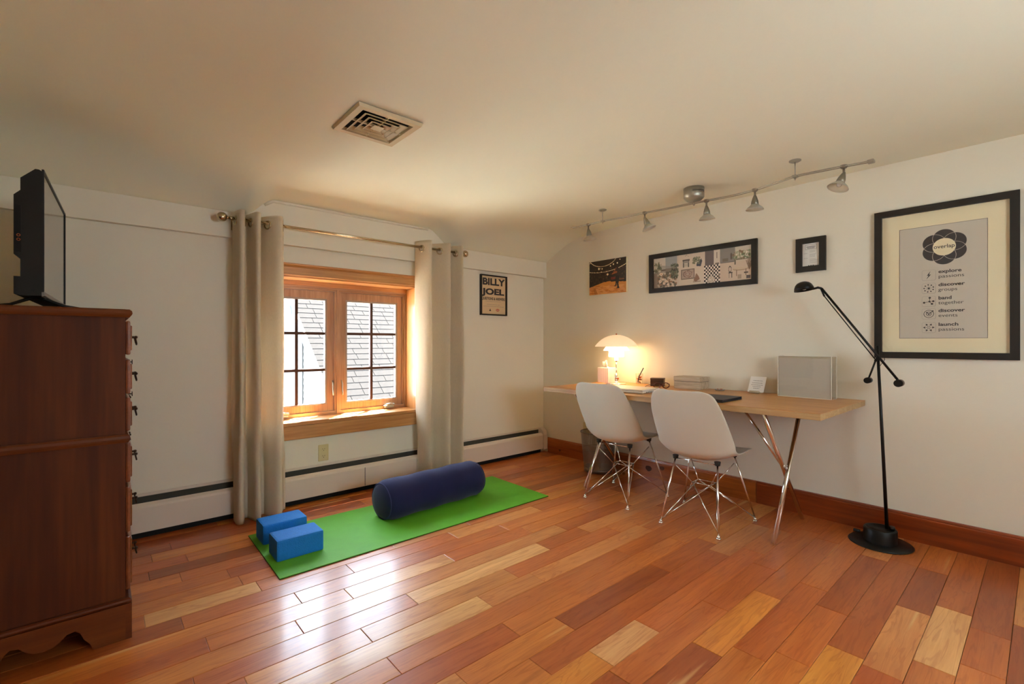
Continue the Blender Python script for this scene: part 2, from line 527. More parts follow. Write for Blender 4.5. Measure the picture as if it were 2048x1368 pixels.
# ------------------------------------------------------------------ room shell
X0, X1, Y0, Y1, ZC = -3.72, 0.0, -4.62, 0.0, 2.088
def interp(x, pts):
    if x <= pts[0][0]: return pts[0][1]
    for (a, fa), (b, fb) in zip(pts, pts[1:]):
        if x <= b:
            t = (x-a)/(b-a)
            return fa+(fb-fa)*t
    return pts[-1][1]
def sstep(a, b, x):
    t = max(0, min(1, (x-a)/(b-a)))
    return t*t*(3-2*t)
OUTER = [(0, 1.882), (0.08, 1.925), (0.16, 1.966), (0.25, 2.008), (0.33, 2.036), (0.42, 2.056), (0.55, 2.069), (0.75, 2.078), (1.1, 2.086), (1.6, 2.088)]
BAY = [(0, 2.006), (0.12, 2.040), (0.24, 2.070), (0.32, 2.080), (0.5, 2.085), (1.6, 2.088)]
def zceil(x, y):
    d = -0.04-y
    wgt = sstep(-2.68, -2.50, x)*(1-sstep(-1.36, -1.14, x))
    return interp(d, OUTER)*(1-wgt)+interp(d, BAY)*wgt

floor = B().box(X0-0.1, X1+0.1, Y0-0.1, Y1+0.1, -0.12, -0.0125).build('floor', M['subfloor'])
struct(floor)

# planks: rows run along X, measured end joints first, random ones beyond
PW = 0.1085
YB = -3.253
measured = {20: [], 24: [-3.18], 23: [-3.07], 21: [-2.87], 20: [-3.22, -2.82, -2.18], 19: [-2.45, -1.86, -1.205],
            18: [-2.72, -1.575], 17: [-3.06, -2.545, -2.03, -1.495], 16: [-2.78, -1.32], 15: [-2.36, -1.58, -1.25],
            14: [-3.00, -2.61, -1.90, -1.115], 13: [-2.14, -1.835, -0.955], 12: [-2.61, -1.32], 11: [-2.185, -0.975],
            10: [-2.005, -1.33, -0.86], 9: [-2.245, -0.95], 8: [-2.06, -1.78], 7: [-1.45, -0.94], 6: [-1.20],
            5: [-1.655, -0.975], 4: [-1.57, -1.125], 3: [-1.39, -0.38], 2: [-0.88], 1: [-1.265, -0.76], 0: [-1.17, -0.865]}
# named tones, display colours
TONE = {'o': rgb(204, 126, 62), 'r': rgb(184, 102, 50), 'd': rgb(164, 86, 42), 'p': rgb(222, 172, 116), 't': rgb(208, 142, 84), 'g': rgb(210, 138, 64), 'k': rgb(194, 114, 58)}
tones = {(20, -3.0): 'p', (1, -1.0): 'p', (2, -1.4): 't', (8, -1.9): 'p', (8, -2.5): 'g', (6, -1.6): 'g', (15, -2.0): 'p', (17, -2.2): 'p',
         (17, -1.7): 'k', (16, -2.0): 't', (14, -2.2): 't', (13, -2.0): 't', (13, -2.5): 'p', (12, -2.0): 'k', (11, -2.5): 'r', (11, -1.5): 'o',
         (10, -1.7): 'd', (10, -2.4): 'o', (9, -1.7): 'r', (9, -2.6): 'o', (18, -2.2): 'k', (19, -1.5): 't', (14, -1.5): 'k', (10, -1.1): 'r',
         (12, -1.0): 'r', (7, -1.2): 'r', (7, -1.8): 'k', (6, -0.8): 'r', (5, -1.2): 'r', (5, -2.0): 'o', (4, -1.3): 'k', (4, -1.9): 'o',
         (3, -1.2): 'r', (3, -1.7): 'g', (2, -0.6): 'd', (1, -0.5): 'r', (1, -1.6): 'k', (0, -1.0): 'k', (0, -0.6): 'd', (0, -1.5): 'k',
         (19, -2.1): 'k', (20, -2.5): 'k', (20, -1.9): 't', (21, -3.2): 'o', (21, -2.6): 'o', (24, -2.8): 'd', (23, -2.8): 'k', (22, -3.0): 'k',
         (18, -3.0): 'o', (17, -2.8): 'o', (16, -3.1): 'g', (12, -3.0): 'g', (14, -3.3): 'o', (15, -2.7): 'k', (13, -1.4): 't', (15, -1.4): 'r', (16, -1.0): 'r'}
rng = random.Random(11)
pal = ['o', 'r', 'k', 'd', 'o', 'k', 't', 'r', 'g', 'd', 'r', 'k']
row = 0
lo_row = -13
for rrow in range(lo_row, 31):
    y0 = YB+PW*rrow; y1 = y0+PW
    if y1 > Y1+0.02: y1 = Y1+0.02
    if y0 > Y1-0.005: break
    js = sorted(measured.get(rrow, []))
    if js:
        x = js[0]
        while x > X0+0.35:
            x -= rng.uniform(0.45, 1.25); js.insert(0, x)
        x = js[-1]
        while x < X1-0.35:
            x += rng.uniform(0.40, 1.1); js.append(x)
    else:
        x = X0+rng.uniform(0.1, 0.9)
        js = [x]
        while x < X1-0.3:
            x += rng.uniform(0.35, 1.2); js.append(x)
    js = [X0-0.02]+[j for j in js if X0+0.1 < j < X1-0.1]+[X1+0.01]
    for a, b in zip(js, js[1:]):
        g = 0.0007; c = 0.0016; zt = rng.uniform(-0.0004, 0.0004)
        L = b-a; W = y1-y0
        vs = [(g, g, -0.012), (L-g, g, -0.012), (L-g, W-g, -0.012), (g, W-g, -0.012),
              (g, g, zt-c*0.6), (L-g, g, zt-c*0.6), (L-g, W-g, zt-c*0.6), (g, W-g, zt-c*0.6),
              (g+c, g+c, zt), (L-g-c, g+c, zt), (L-g-c, W-g-c, zt), (g+c, W-g-c, zt)]
        fs = [(0, 3, 2, 1)]+[(i, (i+1) % 4, 4+(i+1) % 4, 4+i) for i in range(4)]+[(4+i, 4+(i+1) % 4, 8+(i+1) % 4, 8+i) for i in range(4)]+[(8, 9, 10, 11)]
        me = bpy.data.meshes.new('plank'); me.from_pydata(vs, [], fs)
        o = link('plank', me, M['plank'], floor, (a, y0, 0))
        tn = None
        for (rr, xx), t_ in tones.items():
            if rr == rrow and a <= xx <= b: tn = t_
        col = TONE[tn] if tn else TONE[rng.choice(pal)]
        k = rng.uniform(0.9, 1.08)
        o.color = (min(1, col[0]*k*1.10), col[1]*k*1.06*rng.uniform(0.95, 1.04), col[2]*k*rng.uniform(0.93, 1.05), 1)

# window wall (y = 0) with its opening
WX0, WX1, WZ0, WZ1 = -2.62, -1.425, 0.545, 1.541
T = 0.30
wb = B()
wb.box(X0-0.1, WX0, 0, T, -0.1, 2.3); wb.box(WX1, X1+0.1, 0, T, -0.1, 2.3)
wb.box(WX0, WX1, 0, T, -0.1, WZ0); wb.box(WX0, WX1, 0, T, WZ1, 2.3)
struct(wb.build('wall_back', M['wall']))
struct(B().box(0, 0.12, Y0-0.1, 0, -0.1, 2.3).build('wall_right', M['wall']))
# left wall
lb = B()
lb.box(X0-0.12, X0, Y0, 0, -0.1, 2.3)
struct(lb.build('wall_left', M['wall']))
fb = B()
fb.box(X0-0.12, -2.3, Y0-0.1, Y0, -0.1, 2.3); fb.box(-1.5, 0.12, Y0-0.1, Y0, -0.1, 2.3)
fb.box(-2.3, -1.5, Y0-0.1, Y0, -0.1, 1.0); fb.box(-2.3, -1.5, Y0-0.1, Y0, 1.6, 2.3)  # opening added out of view, to go with the fill lamp
struct(fb.build('wall_front', M['wall']))

# ceiling: knee slope along the window wall, lifted over the window bay
xs = sorted(set([X0-0.05]+[X0+0.2*i for i in range(1, 19)]+[-2.70+0.02*i for i in range(0, 14)]+[-1.42+0.025*i for i in range(0, 14)]+[X1+0.05]))
ys = [-0.0]+[-0.04-d for d in (0, 0.02, 0.05, 0.08, 0.12, 0.16, 0.20, 0.24, 0.28, 0.33, 0.38, 0.44, 0.50, 0.6, 0.75, 0.9, 1.1, 1.35, 1.6, 2.2, 2.9, 3.6, 4.2, 4.62)]
cv = [(x, y, zceil(x, min(y, -0.04))) for y in ys for x in xs]
nx = len(xs)
cf = [(j*nx+i, j*nx+i+1, (j+1)*nx+i+1, (j+1)*nx+i) for j in range(len(ys)-1) for i in range(nx-1)]
ntop = len(cv)
cv += [(X0-0.05, 0, 2.32), (X1+0.05, 0, 2.32), (X1+0.05, ys[-1], 2.32), (X0-0.05, ys[-1], 2.32)]
cb = B().add(cv[:ntop], cf, True).add(cv[ntop:], [(0, 1, 2, 3)])
ce = cb.build('ceiling', M['ceil']); struct(ce)

# boxed beam below the slope (follows the ceiling line, taller over the bay)
sb = B()
ux = [x for x in xs if X0 <= x <= X1]
ux = [X0]+ux+[X1] if ux[0] != X0 else ux
vs = []
for x in ux:
    z = zceil(x, -0.04)+0.004
    vs += [(x, -0.04, 1.727), (x, -0.04, z), (x, 0.0, z), (x, 0.0, 1.727)]
n = len(ux)
fs = []
for i in range(n-1):
    for j in range(4):
        fs.append((i*4+j, i*4+(j+1) % 4, (i+1)*4+(j+1) % 4, (i+1)*4+j))
fs += [(0, 1, 2, 3), ((n-1)*4+3, (n-1)*4+2, (n-1)*4+1, (n-1)*4)]
sb.add(vs, fs)
struct(sb.build('trim_1', M['wall']))
# shallow rounded bead under the bay's ceiling line
struct(B().tube([(x, -0.042, zceil(x, -0.04)-0.012) for x in [-2.56+0.05*i for i in range(25)]], 0.008, 8).build('trim_2', M['wall']))

# baseboard of the right wall: boards end to end with a cap bead
bb = B().box(-0.004, 0.0, Y0, -0.075, 0.0, 0.128).build('baseboard_right', M['board_r']); struct(bb)
for (a, b, m_) in ((-2.041, -0.075, 'board_l'), (Y0, -2.043, 'board_r')):
    B().prism([(-0.018, 0.0), (-0.018, 0.128), (-0.016, 0.134), (-0.019, 0.138), (-0.017, 0.145), (-0.008, 0.147), (-0.004, 0.147), (-0.004, 0.0)], 'Y', a+0.001, b-0.001).build('board', M[m_], bb)
# dark knots in the orange board
for (y, z, r) in ((-1.215, 0.068, 0.024), (-1.335, 0.092, 0.017), (-0.24, 0.045, 0.012), (-1.777, 0.08, 0.008)):
    B().add([(-0.0186, y+r*math.cos(t)*1.2, z+r*math.sin(t)*(0.9+0.15*math.sin(3*t))) for t in [2*PI*i/14 for i in range(14)]]+[(-0.0176, y+r*math.cos(t)*1.2, z+r*math.sin(t)*0.9) for t in [2*PI*i/14 for i in range(14)]],
            [tuple(range(14))]+[(i, (i+1) % 14, 14+(i+1) % 14, 14+i) for i in range(14)]).build('knot', M['knot'], bb)

# ------------------------------------------------------------------ window
win = struct(thing('window_1', 'wooden casement pair', 'window'))
del win['category']; del win['label']
WYF = 0.17
# deep reveal boards: head, right jamb, left jamb, stool (sill) and its apron, head casing
B().box(WX0, WX1-0.018, 0.0, WYF-0.013, WZ1-0.019, WZ1-0.001).box(WX0, WX1-0.018, WYF-0.013, WYF+0.06, 1.4905, WZ1-0.001).build('head_board', M['pine'], win)
B().box(WX1-0.019, WX1-0.001, 0.0, WYF+0.04, WZ0, WZ1-0.021).build('jamb_board', M['pine_z'], win)
B().box(WX0+0.001, WX0+0.019, 0.0, WYF+0.04, WZ0, WZ1-0.021).build('jamb_board', M['pine_z'], win)
B().cbox(WX0-0.03, WX1+0.03, -0.034, WYF+0.01, WZ0-0.018, WZ0+0.006, 0.003).build('stool', M['pine'], win)
B().cbox(WX0-0.02, WX1+0.02, -0.022, 0.0, 0.432, WZ0-0.019, 0.003).build('apron', M['pine'], win)
B().cbox(WX0-0.06, WX1+0.06, -0.020, 0.0, WZ1-0.008, 1.590, 0.003).build('head_casing', M['pine'], win)
B().prism([(-0.034, 1.612), (-0.034, 1.603), (-0.026, 1.598), (-0.022, 1.588), (0, 1.588), (0, 1.612)], 'X', WX0-0.07, WX1+0.07).build('cap_moulding', M['pine'], win)
# frame
fx0, fx1, fz0, fz1 = WX0+0.02, WX1-0.02, WZ0+0.006, 1.490
mx0, mx1 = -2.035, -1.990
fr = B()
fr.box(fx0, fx1, WYF, WYF+0.07, fz1-0.028, fz1); fr.box(fx0, fx1, WYF, WYF+0.07, fz0, fz0+0.024)
fr.box(fx0, fx1, WYF-0.012, WYF, fz1-0.012, fz1)
fr.build('frame', M['sash'], win)
fr = B()
fr.box(fx0, fx0+0.035, WYF, WYF+0.07, fz0+0.025, fz1-0.029); fr.box(fx1-0.028, fx1, WYF, WYF+0.07, fz0+0.025, fz1-0.029)
fr.box(mx0, mx1, WYF-0.004, WYF+0.07, fz0+0.025, fz1-0.029); fr.box(mx0+0.014, mx1-0.014, WYF-0.012, WYF-0.0035, fz0+0.0, fz1-0.013)
fr.box(fx1-0.012, fx1, WYF-0.012, WYF, fz0+0.001, fz1-0.013)
fr.build('frame', M['sash_z'], win)
def sash(xa, xb, gx0, gx1, gz0=0.632, gz1=1.402, muntin_x=None):
    za, zb = fz0+0.026, fz1-0.030
    y0, y1 = WYF+0.012, WYF+0.05
    s = B(); s.box(xa, gx0, y0, y1, za, zb); s.box(gx1, xb, y0, y1, za, zb)
    s.box(gx0, gx1, y0, y1, za, gz0-0.004); s.box(gx0, gx1, y0, y1, gz1+0.004, zb)
    o = s.build('sash', M['sash_z'], win)
    li = B()   # grey glazing liner
    t = 0.013
    li.box(gx0, gx0+t, y0+0.004, y1-0.004, gz0-0.004, gz1+0.004); li.box(gx1-t, gx1, y0+0.004, y1-0.004, gz0-0.004, gz1+0.004)
    li.box(gx0+t, gx1-t, y0+0.004, y1-0.004, gz1-t+0.004, gz1+0.004); li.box(gx0+t, gx1-t, y0+0.004, y1-0.004, gz0-0.004, gz0+0.004)
    li.build('glazing_liner', M['sashliner'], o)
    cx = muntin_x
    zs = [gz0, 0.882, 1.150, gz1]
    B().box(cx-0.010, cx+0.010, y0+0.006, y1-0.006, gz0+0.004, gz1-0.005).build('muntin', M['muntin'], o)
    for z in zs[1:3]:
        B().box(gx0+t, cx-0.0105, y0+0.007, y1-0.007, z-0.0095, z+0.0095).box(cx+0.0105, gx1-t, y0+0.007, y1-0.007, z-0.0095, z+0.0095).build('muntin', M['muntin'], o)
    for (a, b) in ((gx0+t, cx-0.008), (cx+0.008, gx1-t)):
        for z0, z1 in zip(zs, zs[1:]):
            B().box(a, b, y1-0.020, y1-0.017, z0+0.006, z1-0.006).build('pane', M['pane'], o)
    return o
sash(mx1+0.002, fx1-0.030, -1.945, -1.515, muntin_x=-1.735)
sash(fx0+0.037, mx0-0.002, -2.515, -2.085, muntin_x=-2.298)
# crank operators, locks
for cx in (-1.60, -2.40):
    B().cbox(cx-0.045, cx+0.035, WYF-0.032, WYF+0.012, fz0+0.010, fz0+0.030, 0.006).cbox(cx-0.025, cx+0.040, WYF-0.040, WYF-0.010, fz0+0.030, fz0+0.044, 0.006).tube(
        [(cx+0.03, WYF-0.03, fz0+0.04), (cx-0.01, WYF-0.045, fz0+0.046), (cx-0.05, WYF-0.04, fz0+0.036)], 0.005, 8).build('crank', M['nickel'], win)
for lx in (mx0-0.012, mx1+0.012):
    B().tube([(lx, WYF+0.008, 0.80), (lx, WYF-0.006, 0.775), (lx, WYF-0.004, 0.735), (lx, WYF-0.016, 0.705), (lx, WYF-0.012, 0.69)], [0.004, 0.006, 0.005, 0.006, 0.004], 8).build('lock_lever', M['nickel'], win)

# ------------------------------------------------------------------ outside: neighbouring gable wing
GX = -0.85
def roof_z(y): return 0.54+0.84*(y-3.6)
nb = thing('house', 'white sided neighbouring house with grey shingle roof seen through the window', 'house', (GX, 3.0, -3.0))
def N(p): return (p[0]-GX, p[1]-3.0, p[2]+3.0)
ye, yr = 2.2, 7.2
B().add([N(p) for p in ((GX-0.06, ye, roof_z(ye)-0.03), (4.5, ye, roof_z(ye)-0.03), (4.5, yr, roof_z(yr)-0.03), (GX-0.06, yr, roof_z(yr)-0.03),
         (GX-0.06, ye, roof_z(ye)-0.16), (4.5, ye, roof_z(ye)-0.16), (4.5, yr, roof_z(yr)-0.16), (GX-0.06, yr, roof_z(yr)-0.16))],
        [(0, 1, 2, 3), (4, 7, 6, 5), (0, 4, 5, 1), (1, 5, 6, 2), (2, 6, 7, 3), (3, 7, 4, 0)]).build('roof', M['roof_under'], nb)
# shingles: shared meshes, laid in courses
expo = 0.132
th = math.atan(0.84)
def shingle_mesh(Wd):
    b = B()
    L = expo+0.02
    b.add([(0.004, 0, 0.001), (Wd-0.004, 0, 0.001), (Wd-0.004, L, 0.0), (0.004, L, 0.0), (0.004, 0, 0.011), (Wd-0.004, 0, 0.011), (Wd-0.004, L, 0.003), (0.004, L, 0.003)],
          [(0, 3, 2, 1), (4, 5, 6, 7), (0, 1, 5, 4), (1, 2, 6, 5), (2, 3, 7, 6), (3, 0, 4, 7)])
    me = b.mesh('shingle'); me.materials.append(M['shingle_a']); return me
shm = [shingle_mesh(0.30), shingle_mesh(0.22), shingle_mesh(0.38)]
shw = [0.30, 0.22, 0.38]
r2 = random.Random(5)
cnt = 0
s0 = 0.0
while True:
    y = 3.05+s0*math.cos(th); 
    if y > 5.95: break
    x = GX-0.06
    xmax = GX + 0.9 + 0.44*(y-3.0) + 0.5
    off = r2.uniform(0, 0.2)
    first = True
    while x < xmax and cnt < 298:
        k = r2.choice((0, 0, 1, 2))
        if first: k = r2.choice((1, 0)); first = False
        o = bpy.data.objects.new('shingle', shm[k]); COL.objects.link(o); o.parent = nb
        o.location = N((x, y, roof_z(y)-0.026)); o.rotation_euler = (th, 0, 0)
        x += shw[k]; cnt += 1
    s0 += expo
# gable wall: clapboards on the plane x = GX, cut by the rake
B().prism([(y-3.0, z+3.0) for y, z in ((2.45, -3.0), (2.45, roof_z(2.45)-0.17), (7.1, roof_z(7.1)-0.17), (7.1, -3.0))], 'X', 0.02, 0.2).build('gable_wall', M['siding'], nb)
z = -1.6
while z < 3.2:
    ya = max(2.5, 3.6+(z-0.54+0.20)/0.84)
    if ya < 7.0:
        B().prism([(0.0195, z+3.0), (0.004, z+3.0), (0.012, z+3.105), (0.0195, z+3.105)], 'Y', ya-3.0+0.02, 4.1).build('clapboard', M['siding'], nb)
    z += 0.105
# rake board, corner/vertical trim boards, lantern
B().add([N(p) for p in ((GX-0.075, ye, roof_z(ye)+0.0), (GX-0.075, yr, roof_z(yr)+0.0), (GX-0.075, yr, roof_z(yr)-0.20), (GX-0.075, ye, roof_z(ye)-0.20),
         (GX-0.045, ye, roof_z(ye)+0.0), (GX-0.045, yr, roof_z(yr)+0.0), (GX-0.045, yr, roof_z(yr)-0.20), (GX-0.045, ye, roof_z(ye)-0.20))],
        [(0, 1, 2, 3), (4, 7, 6, 5), (0, 4, 5, 1), (3, 2, 6, 7), (0, 3, 7, 4), (1, 5, 6, 2)]).build('rake_board', M['siding'], nb)
def ywall(u):   # y on the gable plane for a horizontal bearing slope
    return 3.0
for ya, yb in ((4.72, 4.86), (5.02, 5.28)):
    B().cbox(-0.010, 0.012, ya-3.0, yb-3.0, 0.6, min(roof_z(ya)-0.21, 9)+3.0, 0.004).build('trim_board', M['siding'], nb)
B().prism([(2.05, 4.62), (2.16, 4.72), (2.22, 4.62), (2.10, 4.46)], 'X', -0.10, -0.031).build('vent_hood', M['lantern'], nb)
ground = B().box(-14, 14, 0.6, 20, -3.2, -3.0).build('ground', M['bounce_ground']); struct(ground)

# ------------------------------------------------------------------ baseboard heater
ht = thing('baseboard_heater', 'long cream enamel baseboard heater under the window wall', 'heater', (0, 0, 0))
HX0 = X0+0.01
B().prism([(-0.0015, 0.10), (-0.0015, 0.240), (-0.010, 0.240), (-0.010, 0.224), (-0.006, 0.222), (-0.006, 0.10)], 'X', HX0, -0.012).build('back_panel', M['heater'], ht)
B().prism([(-0.064, 0.184), (-0.070, 0.172), (-0.072, 0.042), (-0.066, 0.040), (-0.062, 0.168), (-0.056, 0.180), (-0.040, 0.190), (-0.042, 0.196)], 'X', HX0, -0.075).build('front_cover', M['heater'], ht)
B().box(HX0, -0.078, -0.0068, -0.0062, 0.105, 0.224).build('slot_shade', mat('slot_shade_olive', (0.05, 0.045, 0.035), 0.8), ht)  # dark sheet on the back panel painting the slot's inner shade
B().box(HX0, -0.080, -0.040, -0.0015, 0.004, 0.060).build('gap_shade', M['dark'], ht)  # dark block filling the gap below the cover with painted shade
B().box(HX0, -0.08, -0.052, -0.0075, 0.075, 0.175).build('inner_shade', M['dark'], ht)  # dark box standing in for the shaded heater interior
B().prism([(-0.0015, 0.030), (-0.0015, 0.240), (-0.028, 0.240), (-0.060, 0.216), (-0.075, 0.178), (-0.075, 0.034), (-0.066, 0.034), (-0.066, 0.030)], 'X', -0.072, -0.020).build('end_cap', M['heater'], ht)
B().box(-1.905, -1.900, -0.0735, -0.0715, 0.045, 0.176).build('seam', M['ink_soft'], ht)

# ------------------------------------------------------------------ wall outlets
def outlet(loc, rot, label):
    t = thing('wall_outlet', label, 'outlet', loc, rot)
    B().cbox(-0.035, 0.035, -0.057, 0.057, 0, 0.006, 0.002).build('cover_plate', M['outlet'], t)
    for z in (-0.024, 0.024):
        b = B()
        b.cyl((0, z, 0.004), (0, z, 0.0075), 0.0165, n=16)
        r = b.build('receptacle', M['outlet'], t)
        B().box(-0.0075, -0.0055, z-0.001, z+0.007, 0.0072, 0.0082).box(0.0055, 0.0075, z-0.001, z+0.007, 0.0072, 0.0082).cyl((0, z-0.008, 0.0072), (0, z-0.008, 0.0082), 0.0026, n=8).build('slot', M['ink'], r)
    B().cyl((0, 0, 0.005), (0, 0, 0.0075), 0.003, n=8).build('screw', M['outlet'], t)
outlet((-2.176, -0.0, 0.314), BW, 'almond duplex wall outlet under the window')
outlet((0.0, -0.555, 0.295), RW, 'almond wall outlet on the right wall behind the wire waste bin')

# ------------------------------------------------------------------ curtain rod and curtains
RY, RZ = -0.125, 1.826
rod = thing('curtain_rod', 'brushed nickel curtain rod with ball finials above the window', 'curtain rod', (-1.95, RY, RZ))
B().cyl((-0.80, 0, 0), (0.86, 0, 0), 0.0095, n=12).build('pole', M['brass'], rod)
for sx, e in ((-1, -0.80), (1, 0.84)):
    B().cyl((e, 0, 0), (e+sx*0.022, 0, 0), 0.013, n=12).cyl((e+sx*0.022, 0, 0), (e+sx*0.036, 0, 0), 0.007, 0.010, n=12).sphere((e+sx*0.058, 0, 0), 0.028, 14).build('finial', M['brass'], rod)
for bx in (-0.785, 0.80):
    B().cyl((bx, 0, 0), (bx, 0, -0.028), 0.006, n=8).cyl((bx, 0, -0.026), (bx, 0.084, -0.026), 0.006, n=8).box(bx-0.012, bx+0.012, 0.0795, 0.0845, -0.055, 0.010).cyl((bx-0.008, 0, 0), (bx+0.008, 0, 0), 0.013, n=12).build('bracket', M['brass'], rod)

def catmull(pts, per=7):
    P = [pts[0]]+list(pts)+[pts[-1]]
    out = []
    for i in range(1, len(P)-2):
        p0, p1, p2, p3 = (Vector(p) for p in P[i-1:i+3])
        for k in range(per):
            t = k/per
            out.append(0.5*((2*p1)+(-p0+p2)*t+(2*p0-5*p1+4*p2-p3)*t*t+(-p0+3*p1-3*p2+p3)*t**3))
    out.append(Vector(pts[-1]))
    return out

def curtain(path, label, ztop, zbot, holes, flare=0.0, seed=0):
    cx = sum(p[0] for p in path)/len(path)
    t = thing('curtain', label, 'curtain', (cx, RY, 0), group='window curtains')
    P = catmull(path, 8)
    zs = [zbot, 0.02, 0.08, 0.2, 0.35, 0.55, 0.8, 1.05, 1.3, 1.5, 1.65, 1.74, 1.80, RZ, 1.85, ztop]
    nz = len(zs); n = len(P)
    vs = []
    for i, p in enumerate(P):
        for z in zs:
            d = (1.75-z)/1.75 if z < 1.75 else 0
            wob = mnoise(Vector((p.x*9+seed, p.y*9, z*1.4)))*0.012*min(1, d*2)
            wob2 = mnoise(Vector((p.x*7+seed+9, p.y*7+3, z*2.1)))*0.012*min(1, d*2)
            x = cx+(p.x-cx)*(1+flare*d)+wob
            y = RY+(p.y-RY)*(1+0.05*math.sin(z*2+seed)*d)+wob2
            y = min(y, -0.084)if z < 0.4 else min(y, -0.046)
            vs.append((x-cx, y-RY, z))
    fs = [(i*nz+j, (i+1)*nz+j, (i+1)*nz+j+1, i*nz+j+1) for i in range(n-1) for j in range(nz-1)]
    me = bpy.data.meshes.new('panel'); me.from_pydata(vs, [], fs)
    me.polygons.foreach_set('use_smooth', [True]*len(fs))
    o = link('panel', me, M['curtain'], t)
    so = o.modifiers.new('thick', 'SOLIDIFY'); so.thickness = 0.0022; so.offset = 0
    # grommets where the cloth crosses the pole
    for i in range(1, n):
        a, b = P[i-1], P[i]
        if (a.y-RY)*(b.y-RY) <= 0 and a.y != b.y:
            tt = (RY-a.y)/(b.y-a.y)
            c = a+(b-a)*tt
            dr = (b-a).normalized()
            nrm = Vector((dr.y, -dr.x, 0))
            rr = 0.024
            ring = [Vector((c.x-cx, 0, RZ-0.010))+Vector((dr.x, dr.y, 0))*rr*math.cos(q)+Vector((0, 0, rr*math.sin(q))) for q in [2*PI*k/18 for k in range(18)]]
            B().tube(ring, 0.0052, 8, closed=True).build('grommet', M['brass'], t)
    return t
curtain([(-2.742, -0.06), (-2.737, -0.13), (-2.725, -0.185), (-2.703, -0.185), (-2.690, -0.13), (-2.680, -0.075), (-2.668, -0.075), (-2.655, -0.13), (-2.640, -0.19), (-2.618, -0.19),
         (-2.606, -0.13), (-2.596, -0.075), (-2.586, -0.07), (-2.565, -0.12), (-2.525, -0.178), (-2.492, -0.182), (-2.474, -0.12), (-2.452, -0.06)],
        'greige grommet curtain hanging left of the window', 1.872, 0.003, [], 0.02, 1)
curtain([(-1.485, -0.055), (-1.470, -0.115), (-1.440, -0.175), (-1.412, -0.185), (-1.392, -0.13), (-1.375, -0.075), (-1.345, -0.072), (-1.305, -0.12), (-1.262, -0.178), (-1.236, -0.182),
         (-1.222, -0.125), (-1.210, -0.075), (-1.180, -0.072), (-1.150, -0.12), (-1.122, -0.172), (-1.100, -0.165), (-1.088, -0.115), (-1.075, -0.06)],
        'greige grommet curtain hanging right of the window', 1.878, 0.003, [], 0.0, 4)

# ------------------------------------------------------------------ ceiling vent
vt = thing('ceiling_vent', 'square cream louvred air vent in the ceiling', 'vent', (-2.39, -1.303, 2.084))
h = 0.152
def sq_ring(r0, z0, r1, z1, t=0.0015):
    vs = []
    for r, z in ((r0, z0), (r1, z1), (r1, z1+t), (r0, z0+t)):
        vs += [(-r, -r, z), (r, -r, z), (r, r, z), (-r, r, z)]
    fs = []
    for k in range(4):
        kk = (k+1) % 4
        for i in range(4):
            fs.append((k*4+i, k*4+(i+1) % 4, kk*4+(i+1) % 4, kk*4+i))
    return vs, fs
b = B(); b.add(*sq_ring(h, -0.002, h-0.005, -0.014)); b.add(*sq_ring(h-0.005, -0.014, h-0.032, -0.014)); b.add(*sq_ring(h-0.032, -0.014, h-0.036, 0.0))
b.build('frame', M['vent'], vt)
B().box(-h+0.03, h-0.03, -h+0.03, h-0.03, 0.001, 0.003).build('duct', M['dark'], vt)
for r in (0.103, 0.076, 0.049):
    b = B(); b.add(*sq_ring(r, -0.016, r-0.022, -0.001)); b.add(*sq_ring(r, -0.016, r-0.003, -0.017)); b.build('louvre', M['vent'], vt)
b = B(); b.add([(-0.024, -0.024, -0.016), (0.024, -0.024, -0.016), (0.024, 0.024, -0.016), (-0.024, 0.024, -0.016), (0, 0, -0.003)], [(0, 1, 4), (1, 2, 4), (2, 3, 4), (3, 0, 4), (0, 3, 2, 1)])
b.build('centre_louvre', M['vent'], vt)
B().box(-0.003, 0.003, -h+0.036, h-0.036, -0.012, -0.001).box(-h+0.036, h-0.036, -0.003, 0.003, -0.012, -0.001).build('brace', M['vent'], vt)

# ------------------------------------------------------------------ track light
tl = thing('track_light', 'satin nickel twin rail track light with five glass spot heads', 'ceiling light', (-0.44, -1.82, 2.088))
def TL(p): return (p[0]+0.44, p[1]+1.82, p[2]-2.088)
RAILZ = 2.0
rp = [(-0.513, -0.83), (-0.494, -0.985), (-0.497, -1.125), (-0.470, -1.30), (-0.455, -1.463), (-0.425, -1.66), (-0.412, -1.81), (-0.400, -1.885), (-0.380, -2.05), (-0.390, -2.18), (-0.425, -2.30), (-0.462, -2.42), (-0.452, -2.53), (-0.435, -2.64), (-0.412, -2.75)]
rc = catmull([(a, b_, RAILZ) for a, b_ in rp], 5)
for dx in (-0.013, 0.013):
    B().tube([TL((p.x+dx, p.y, p.z)) for p in rc], 0.0028, 6).build('rail', M['nickel'], tl)
B().cbox(*[v for k in ((-0.428, -0.396), (-2.765, -2.735)) for v in (k[0]+(0.44 if k[0] > -1 else 1.82), k[1]+(0.44 if k[0] > -1 else 1.82))], -0.096, -0.080, 0.003).build('end_clamp', M['nickel'], tl)
